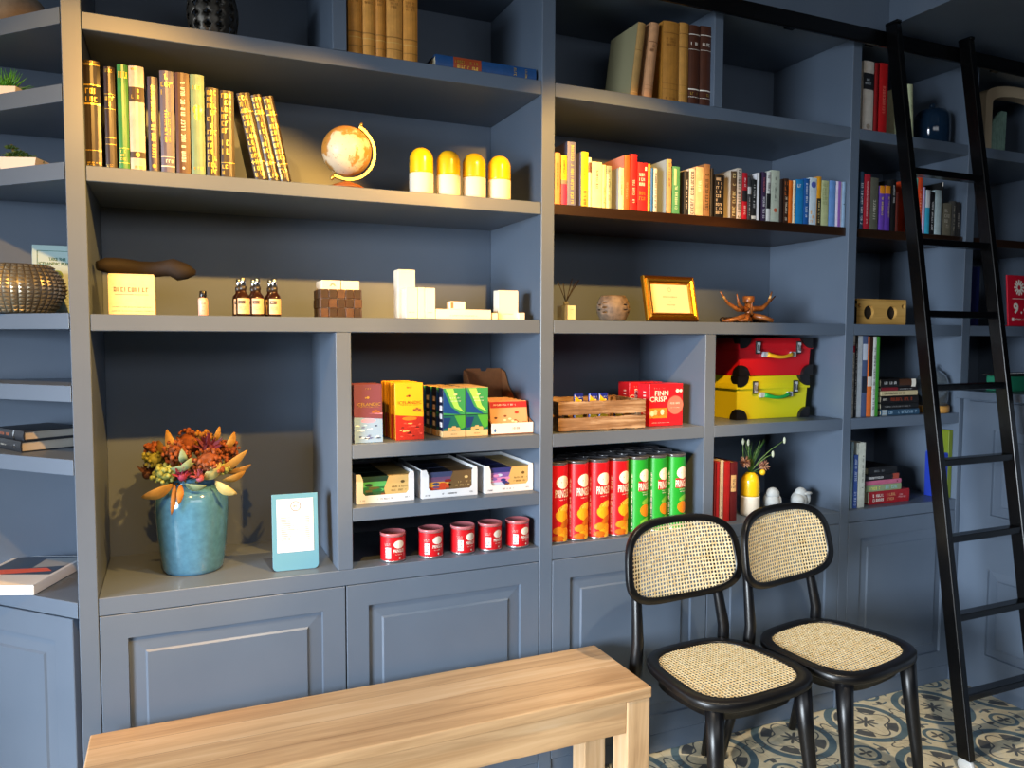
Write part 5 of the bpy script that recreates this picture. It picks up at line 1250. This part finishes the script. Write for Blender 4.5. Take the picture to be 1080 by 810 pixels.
# lower right niche of the middle bay
px_ = 0
g8 = 'books in the niche below the suitcases'
bk(752.6, 754.4, 487, '#7a1a20', 'thin dark red book against the divider below the suitcases', g8, CT, (), y=.05, d=.15, bulge=.001)
bk(755.0, 758.0, 487, '#b02430', 'thin red book against the divider below the suitcases', g8, CT, (), y=.05, d=.15, bulge=.001)
bk(758.6, 762.0, 485.5, '#e4dccc', 'white book with pale red lettering below the suitcases', g8, CT, [vt('#9a6a60', .1, .8)], y=.05, d=.15, bulge=.001)
bk(762.6, 769.0, 487.0, '#b01c1c', 'bright red book right of the white one below the suitcases', g8, CT, (), y=.05, d=.15)
bk(769.6, 776.5, 487.5, '#5a1216', 'dark red book with a cream label below the suitcases', g8, CT, [('band', .50, .78, mk('#d0a870'), .05, .75), ('marks', .55, .72, INK, 3, False, .1, .7)], y=.05, d=.15)
vx = U(790.5, .10, CT); t = copy_tree(pv, (vx, .10, CT+.0008), 0, 'yellow and white vase of flowers below the suitcases'); del t['group']; t.scale = (1.22, 1.22, 1.32); t['category'] = 'vase'
vh = .1238*1.32
fl = thing('flower_bunch', 'bunch of grasses and two brown flower heads standing in the yellow vase', 'flowers', (vx, .10, CT+vh+.002)); rnd = random.Random(5)
GRN, GRL = mat('#2f5a1c', .6, var=.25), mat('#7a9a50', .6)
for i in range(26):
    a = rnd.uniform(-.35, .5); L__ = rnd.uniform(.07, .125); b = MB(); dy = rnd.uniform(-.03, .03)
    b.tube([(a*.01, dy*.1, -.004), (a*.3*L__, dy*.5, L__*.5), (a*L__, dy, L__)], [.002, .0016, .0005], GRN if i % 3 else GRL, 5); b.build('stem', fl)
for pts in ([(0, 0, 0), (.03, -.02, .05), (.07, -.03, .085), (.125, -.04, .118)], [(0, 0, 0), (.02, -.02, .035), (.05, -.03, .058), (.075, -.035, .068)], [(0, 0, 0), (-.02, -.01, .07), (-.03, -.02, .115)], [(0, 0, 0), (-.045, -.01, .06), (-.055, -.02, .12)]):
    b = MB(); b.tube(pts, [.0014]*len(pts), GRL, 5); b.ball(pts[-1], .006, mat('#c8ccb0', .7), 6, 5, (1, 1, 2.2)); b.build('stem', fl)
for c in ((-.044, -.02, .042), (.038, -.03, .025)):
    b = MB()
    for i in range(60):
        u_ = rnd.random()*2-1; a = rnd.random()*2*PI; s_ = math.sqrt(1-u_*u_); d = Vector((s_*math.cos(a), s_*math.sin(a), u_))
        b.tube([Vector(c)+d*.005, Vector(c)+d*.024*rnd.uniform(.8, 1.1)], [.0022, .0008], mat('#8a5a48', .7, var=.3) if i % 3 else mat('#c89a78', .7), 4)
    b.tube([(0, 0, -.004), (c[0]*.6, c[1]*.6, c[2]*.5), c], .0016, GRN, 5); b.build('flower_head', fl, 'brown spiky flower head')
b = MB(); b.ball((.018, -.045, .004), .011, mat('#e8b81c', .5), 10, 8); b.tube([(0, 0, 0), (.018, -.045, .004)], .001, GRN, 4); b.build('flower_head', fl, 'yellow ball flower')
def figurine(u, w, h, lab, kind):
    x = U(u, .10, CT); t = thing('figurine', lab, 'figurine', (x, .10, CT+.0008), 0, 'small white stone figurines'); m = mat('#b4b8b8', .6, var=.1)
    b = MB(); b.ball((0, 0, h*.42), h*.45, m, 18, 12, (w/h*1.0, .8, .93)); b.ball((w*.05, -.004, h*.72), h*.28, m, 14, 10, (1.0, .9, 1.0)); b.lathe([(0, 0), (w*.40, 0), (w*.42, h*.12), (w*.3, h*.2)], m, 18, cap=False)
    if kind == 0: b.ball((w*.42, -.01, h*.40), h*.20, m, 10, 8, (.6, .8, 1.5)); b.ball((w*.40, -.012, h*.62), h*.07, m, 8, 6, (1.4, 1, .6))
    else:
        b.ball((w*.40, -.01, h*.50), h*.22, m, 10, 8, (.8, .8, 1.4)); b.ball((w*.30, -.02, h*.74), h*.14, m, 8, 6, (2.0, 1, .6)); b.ball((-w*.2, -.01, h*.45), h*.3, m, 10, 8)
    b.build('body', t)
figurine(813, .062, .098, 'white stone figurine nearer the yellow vase', 0)
figurine(842.5, .072, .088, 'wider white stone figurine farther from the yellow vase', 1)

# ------------------------------------------------------------------ behind the ladder
x = U(982, .09, S1t); t = thing('glass_jar', 'dark blue glass jar with vertical ribs on the top shelf behind the ladder', 'jar', (x, .09, S1t+.0008))
b = MB(); gj = mat('#24405e', .08, trans=.55); b.lathe([(.066, 0), (.070, .004), (.070, .10), (.066, .125), (.052, .143), (.03, .152), (0, .155)], gj, 36); b.build('dome', t)
b = MB(); b.lathe([(.006, .1555), (.010, .160), (.011, .168), (.006, .174), (0, .175)], gj, 14); b.build('knob', t)
# pine box with round holes
z = S3t+.0008; xb_ = U(902.5, .04, z)+.004; wb_ = U(955, .04, z)-xb_
t = thing('wooden_box', 'light wooden box with a row of round holes, left of the ladder', 'box', (xb_, .04, z)); hb2 = hz(317, .04, xb_+.1, z)
b = MB(); hc = [(wb_*.02, .016), (wb_*.23, .027), (wb_*.62, .027), (wb_*.93, .016)]; hc = [(.075*wb_/.26+.0, .029), (.19*wb_/.26, .029)]
def holed(b, x0, x1, z0, z1, cx, cz, r_, y, m):       # square panel with a round hole
    n = 24; sq = []
    for i in range(n):
        a = 2*PI*i/n; c, s_ = math.cos(a), math.sin(a); k = min(((x1-cx) if c > 0 else (cx-x0))/max(abs(c), 1e-6), ((z1-cz) if s_ > 0 else (cz-z0))/max(abs(s_), 1e-6)); sq.append((cx+c*k, y, cz+s_*k))
    cor = [(x1, y, z1), (x0, y, z1), (x0, y, z0), (x1, y, z0)]
    def side(p): return 'r' if abs(p[0]-x1) < 1e-6 else 'l' if abs(p[0]-x0) < 1e-6 else 't' if abs(p[2]-z1) < 1e-6 else 'b'
    for i in range(n):
        p, q = sq[i], sq[(i+1) % n]; a0, a1 = 2*PI*i/n, 2*PI*(i+1)/n
        c0 = (cx+r_*math.cos(a0), y, cz+r_*math.sin(a0)); c1 = (cx+r_*math.cos(a1), y, cz+r_*math.sin(a1)); mid = []
        if side(p) != side(q): mid = [min(cor, key=lambda k: (Vector(k)-Vector(p)).length+(Vector(k)-Vector(q)).length)]
        b.poly([c0, p]+mid+[q, c1], m); b.poly([c0, c1, (c1[0], y+.012, c1[2]), (c0[0], y+.012, c0[2])], m)
segs = [0, .16*wb_, .46*wb_, .54*wb_, .84*wb_, wb_]
holed(b, 0, .09*wb_, 0, hb2, .045*wb_, hb2*.78, .0085, 0, PINE); holed(b, .09*wb_, .46*wb_, 0, hb2, .24*wb_, hb2*.50, .027, 0, PINE)
holed(b, .46*wb_, .88*wb_, 0, hb2, .71*wb_, hb2*.50, .027, 0, PINE); holed(b, .88*wb_, wb_, 0, hb2, .94*wb_, hb2*.78, .0085, 0, PINE); b.build('front', t)
b = MB(); b.box(0, wb_, .0125, .016, 0, hb2, mat('#1a120a', .8)); b.box(0, .008, .0165, .16, 0, hb2, PINE); b.box(wb_-.008, wb_, .0165, .16, 0, hb2, PINE); b.box(.0085, wb_-.0085, .0165, .16, 0, .008, PINE); b.box(.0085, wb_-.0085, .152, .16, .0085, hb2, PINE); b.build('body', t)
b = MB(); b.box(0, wb_, 0, .16, hb2+.0003, hb2+.006, PINE, .001); b.build('lid', t)
# award sign, seen past the ladder
z = S3t+.0008; x0 = D1+.004; t = thing('award_sign', 'dark blue sign with a gold oval reading 9,4 right of the ladder', 'sign', (x0, .05, z)); ws_ = .115; hs = .25
b = MB(); b.box(0, ws_, 0, .008, 0, hs, mat('#131a4a', .4), .001, 1); b.disc(.026, hs*.42, .038, .063, -.0006, mat('#a8802a', .35, .4), n=28)
b.text('9,4', .036, WL, .022, hs*.42, -.0014, width=.058, bold=.03); b.marks(.008, .062, hs*.87, hs*.91, WL, -.0006); b.marks(.01, .055, hs*.80, hs*.82, mat('#8088b0', .6), -.0006, dens=.5); b.disc(.02, hs*.25, .003, .003, -.0014, WL, n=8)
b.build('panel', t); b = MB(); b.box(.01, ws_-.01, .0085, .05, 0, .004, mat('#131a4a', .4)); b.build('foot', t)
x0 = U(1062.5, -.03, 1.5)+.0; t = thing('red_sign', 'red sign with a white emblem and large white 9 at the right picture edge', 'sign', (U(1063.5, .03, z), .03, z)); hs = hz(289.5, .03, U(1064, .03, z), z)
b = MB(); b.M = Matrix.Rotation(R(-4), 4, 'X'); b.box(0, .21, 0, .006, 0, hs, mat('#c4122c', .35), .001, 1)
for i in range(12): b.box(-.004, .004, -.0006, -.0002, .010, .034, WL, M=Matrix.Translation((.078, -.0004, hs*.76)) @ Matrix.Rotation(2*PI*i/12, 4, 'Y'))
b.text('9', .048, WL, .052, hs*.35, -.0012, width=.036, bold=.04); b.text('4', .048, WL, .12, hs*.35, -.0012, width=.036, bold=.04); b.disc(.088, hs*.27, .005, .006, -.0012, WL, n=8); b.quad(.03, .18, hs*.535, hs*.545, -.0010, WL)
b.quad(.022, .038, hs*.10, hs*.17, -.0010, WL); b.marks(.045, .19, hs*.10, hs*.16, WL, -.0010); b.build('panel', t)
b = MB(); b.box(.02, .19, .022, .07, 0, .004, mat('#c4122c', .35)); b.build('foot', t)
# cream arch with green panel, top right
x0 = U(1038, .09, S1t); t = thing('arched_ornament', 'cream arched ornament with a grey-green striped panel, top shelf at the right edge', 'ornament', (x0, .09, S1t+.0008))
b = MB(); cm = mat('#b8a68a', .6); W_, H_ = .46, hz(90, .09, 3.35, S1t); out = []; inn = []
for i in range(17):
    a = PI-PI*i/16; out.append((W_/2+W_/2*math.cos(a), H_*.80+H_*.20*math.sin(a)**.8)); inn.append((W_/2+(W_/2-.042)*math.cos(a), H_*.72+(H_*.20-.02)*math.sin(a)**.8))
ring = [(0, 0)]+out+[(W_, 0), (W_-.042, 0)]+inn[::-1]+[(.042, 0)]
rows = [[(p[0], 0, p[1]) for p in [(0, 0)]+out+[(W_, 0)]], [(p[0], 0, p[1]) for p in [(.042, 0)]+inn+[(W_-.042, 0)]], [(p[0], .05, p[1]) for p in [(.042, 0)]+inn+[(W_-.042, 0)]], [(p[0], .05, p[1]) for p in [(0, 0)]+out+[(W_, 0)]], [(p[0], 0, p[1]) for p in [(0, 0)]+out+[(W_, 0)]]]
b.grid(rows, cm, False, False); b.build('arch', t)
b = MB(); gmt = mat('#7a9a8c', .6, var=.2); b.prism([(.048, 0), (.145, 0), (.150, .20), (.115, .20), (.062, .15), (.050, .12)], 'Y', .010, .022, gmt)
for i in range(7): b.quad(.056+.012*i, .0575+.012*i, .004, .13+.008*min(i, 6), .0094, mat('#9ab0a8', .6))
b.build('panel', t, 'grey-green striped panel'); 
# glass dome on a round board, middle shelf
x = 2.925; t = thing('wooden_board', 'thick round wooden board under the glass dome behind the ladder', 'board', (x, .072, M1t+.0008)); b = MB(); b.lathe([(.066, 0), (.068, .003), (.068, .026), (.066, .029)], wood('board_wood', '#8a5c26', '#b8823c', '#d09c50', 'X', 2, .5), 36); b.build('board', t)
t = thing('glass_dome', 'clear glass cake dome on the wooden board behind the ladder', 'dome', (x, .072, M1t+.0312)); gd = mat('#e8f0f4', .03, trans=.95)
b = MB(); b.lathe([(.061, 0), (.061, .08), (.058, .105), (.046, .128), (.027, .142), (.008, .147)], gd, 36, cap=False); b.build('dome', t, solid=.0025); b = MB(); b.ball((0, 0, .158), .011, gd, 14, 10); b.build('knob', t)
t = thing('blue_booklet', 'bright blue booklet box standing on the lowest shelf between the ladder rails', 'booklet', (2.944, .022, CT+.001)); hq = hz(478, .05, 2.95, CT)
b = MB(); b.box(0, .029, 0, .085, 0, hq, mat('#2038a0', .4), .001); b.build('cover', t); b = MB(); b.box(.002, .027, .002, .083, hq+.0003, hq+.003, mat('#3a58d8', .4)); b.build('flap', t)
t = thing('green_box', 'narrow olive green box standing right of the blue booklet box', 'box', (2.9745, .022, CT+.001)); b = MB(); hq = hz(452, .125, 2.98, CT); b.box(0, .023, 0, .08, 0, hq, mat('#6a7a1c', .5), .002); b.build('carton', t); b = MB(); b.box(.001, .022, .001, .079, hq+.0003, hq+.003, mat('#7a8a20', .5)); b.build('flap', t)
# on the return counter
t = thing('green_carton', 'teal green carton on the counter at the right picture edge', 'box', (3.075, -.16, 1.2388)); b = MB(); b.box(0, .16, 0, .10, 0, .058, mat('#1f7a5c', .45), .002); b.build('carton', t); b = MB(); b.box(.001, .159, .001, .099, .0583, .061, mat('#1f7a5c', .45)); b.build('lid', t)
t = thing('black_tray', 'black tray with a silver beaded rim on the green carton', 'tray', (3.155, -.11, 1.2388+.0612)); b = MB(); b.box(-.10, .10, -.055, .055, 0, .008, BLACKM, .002); b.build('tray', t)
b = MB()
for i in range(22): b.ball((-.095+.0095*i*.95, -.052, .0125), .0048, CHROME, 8, 6)
b.build('beaded_rim', t, 'silver beaded rim')

# ------------------------------------------------------------------ left end shelves
x = -.36
t = thing('ribbed_bowl', 'beige ribbed bowl on the top shelf at the left picture edge', 'bowl', (-.40, .27, 2.2458)); b = MB(); m = mat('#b09a80', .7, var=.1); rows = []
for (r_, zz) in ((.05, 0), (.075, .01), (.10, .035), (.108, .06), (.102, .085), (.08, .105), (.075, .100), (.09, .08), (.09, .05), (.06, .015)):
    rows.append([((r_+.0025*(j % 2))*math.cos(2*PI*j/72), (r_+.0025*(j % 2))*math.sin(2*PI*j/72), zz) for j in range(72)])
V_ = b.grid(rows, m, True, True); b.bm.faces.new(list(reversed(V_[0]))); b.bm.faces.new(V_[-1]); b.build('body', t)
def pot(x, y, z, kind, lab):
    t = thing('potted_succulent', lab, 'plant', (x, y, z+.0006), R(-20), 'succulents in white pots'); b = MB(); wm = mat('#ddd2c4', .5)
    P = lambda h_, zz: [(-h_, -h_*.7, zz), (h_, -h_*.7, zz), (h_, h_*.7, zz), (-h_, h_*.7, zz)]
    V_ = b.grid([P(.040, 0), P(.050, .040), P(.046, .040), P(.044, .034)], wm, True, False); b.bm.faces.new(list(reversed(V_[0]))); b.build('pot', t); b = MB(); b.poly(P(.0445, .034), mat('#2a2018', .9)); b.build('soil', t)
    rn = random.Random(4)
    if kind == 0:
        for i in range(60):
            b = None
        b = MB()
        for i in range(110):
            a = rn.random()*2*PI; e = rn.uniform(.1, 1.25); L__ = rn.uniform(.035, .06); d = Vector((math.sin(e)*math.cos(a), math.sin(e)*math.sin(a)*.8, math.cos(e)*1.1)); o = Vector((rn.uniform(-.02, .02), rn.uniform(-.012, .012), .034)); b.tube([o, o+d*L__*.6, o+d*L__], [.0016, .0013, .0004], mat('#3f8a34', .5, var=.3), 4)
        b.build('foliage', t)
    else:
        for k_, (cx, cz, r_) in enumerate(((-.022, .055, .030), (.012, .048, .034), (.03, .045, .022), (-.03, .08, .018), (-.008, .066, .02))):
            b = MB()
            for i in range(22):
                a = i*2.4; e = .25+1.15*(i/22); d = Vector((math.sin(e)*math.cos(a), math.sin(e)*math.sin(a), math.cos(e)*.8)); o = Vector((cx, 0, cz-.012)); L__ = r_*(.7+.4*i/22)
                sd = d.orthogonal().normalized()*.0045; b.poly([o, o+d*L__*.6-sd, o+d*L__, o+d*L__*.6+sd], mat('#2f5230', .5, var=.3) if i % 4 else mat('#4a6a3c', .5))
            b.tube([(cx*.6, 0, .034), (cx, 0, cz)], .003, mat('#4a4a2a', .7), 5); b.build('rosette', t, solid=.0015)
pot(U(4, .27, 2.1), .27, 2.062, 0, 'grassy green succulent in a white pot, upper one at the left edge')
pot(U(25, .235, 1.9), .235, 1.875, 1, 'dark leafy succulent in a white pot, lower one at the left edge')
# studded bowl
t = thing('studded_bowl', 'large silvery bowl covered in square studs at the left edge', 'bowl', (-.375, .235, 1.5076)); b = MB(); sm = mat('#a09a88', .35, .7); rows = []
def sb(k): return (.060+.052*math.sin(PI*(.12+.76*k)), .002+.128*k)
NR, NS = 13, 40
rows = [[(sb(i/NR)[0]*math.cos(2*PI*j/NS), sb(i/NR)[0]*math.sin(2*PI*j/NS), sb(i/NR)[1]) for j in range(NS)] for i in range(NR+1)]
V_ = b.grid(rows, mat('#6a665c', .4, .6), True, True); b.bm.faces.new(list(reversed(V_[0]))); b.bm.faces.new(V_[-1])
for i in range(NR):
    for j in range(NS):
        q = [Vector(rows[i][j]), Vector(rows[i][(j+1) % NS]), Vector(rows[i+1][(j+1) % NS]), Vector(rows[i+1][j])]; c = sum(q, Vector())/4; n_ = Vector((c.x, c.y, 0)).normalized(); q2 = [c+(p-c)*.80+n_*.0005 for p in q]; apex = c+n_*.0055
        for k in range(4): b.poly([q2[k], q2[(k+1) % 4], apex], sm)
b.build('body', t)
# certificate
t = thing('certificate', 'pale blue framed pledge certificate leaning behind the studded bowl', 'certificate', (U(33, .355, 1.6), .355, 1.5076), R(0)); cwid, chei = -.236-U(33, .355, 1.6), .205
b = MB(); b.M = Matrix.Rotation(R(-9), 4, 'X'); b.box(0, cwid, 0, .006, 0, chei, mat('#b8d4d4', .4), .001, 1); tl_ = mat('#1a6a5a', .6)
for q in ((.012, cwid-.012, chei-.018, chei-.0165), (.012, .0135, .012, chei-.018), (cwid-.0135, cwid-.012, .012, chei-.018)): b.quad(q[0], q[1], q[2], q[3], -.0004, tl_)
b.text('TAKE THE', .009, tl_, cwid*.5, chei*.80, -.0008, width=cwid*.34, bold=.02); b.text('ICELANDIC PLEDGE', .009, tl_, cwid*.5, chei*.735, -.0008, width=cwid*.74, bold=.02)
b.disc(cwid*.5, chei*.57, .015, .015, -.0008, mat('#7a9a3a', .5), n=20); b.disc(cwid*.5, chei*.57, .011, .011, -.0012, mat('#3a6a3a', .5), n=20); b.disc(cwid*.5, chei*.57, .006, .004, -.0016, mat('#c8d890', .5), n=10)
for i in range(7): b.marks(.022, cwid-.025, chei*(.40-.045*i), chei*(.425-.045*i), mat('#7aa0a0', .6), -.0008)
b.build('panel', t); b = MB(); b.prism([(.008, .0), (.05, .0), (.044, 0.004), (.0165, .05)], 'X', cwid*.4, cwid*.6, mat('#c0c8c8', .5)); b.build('easel', t)
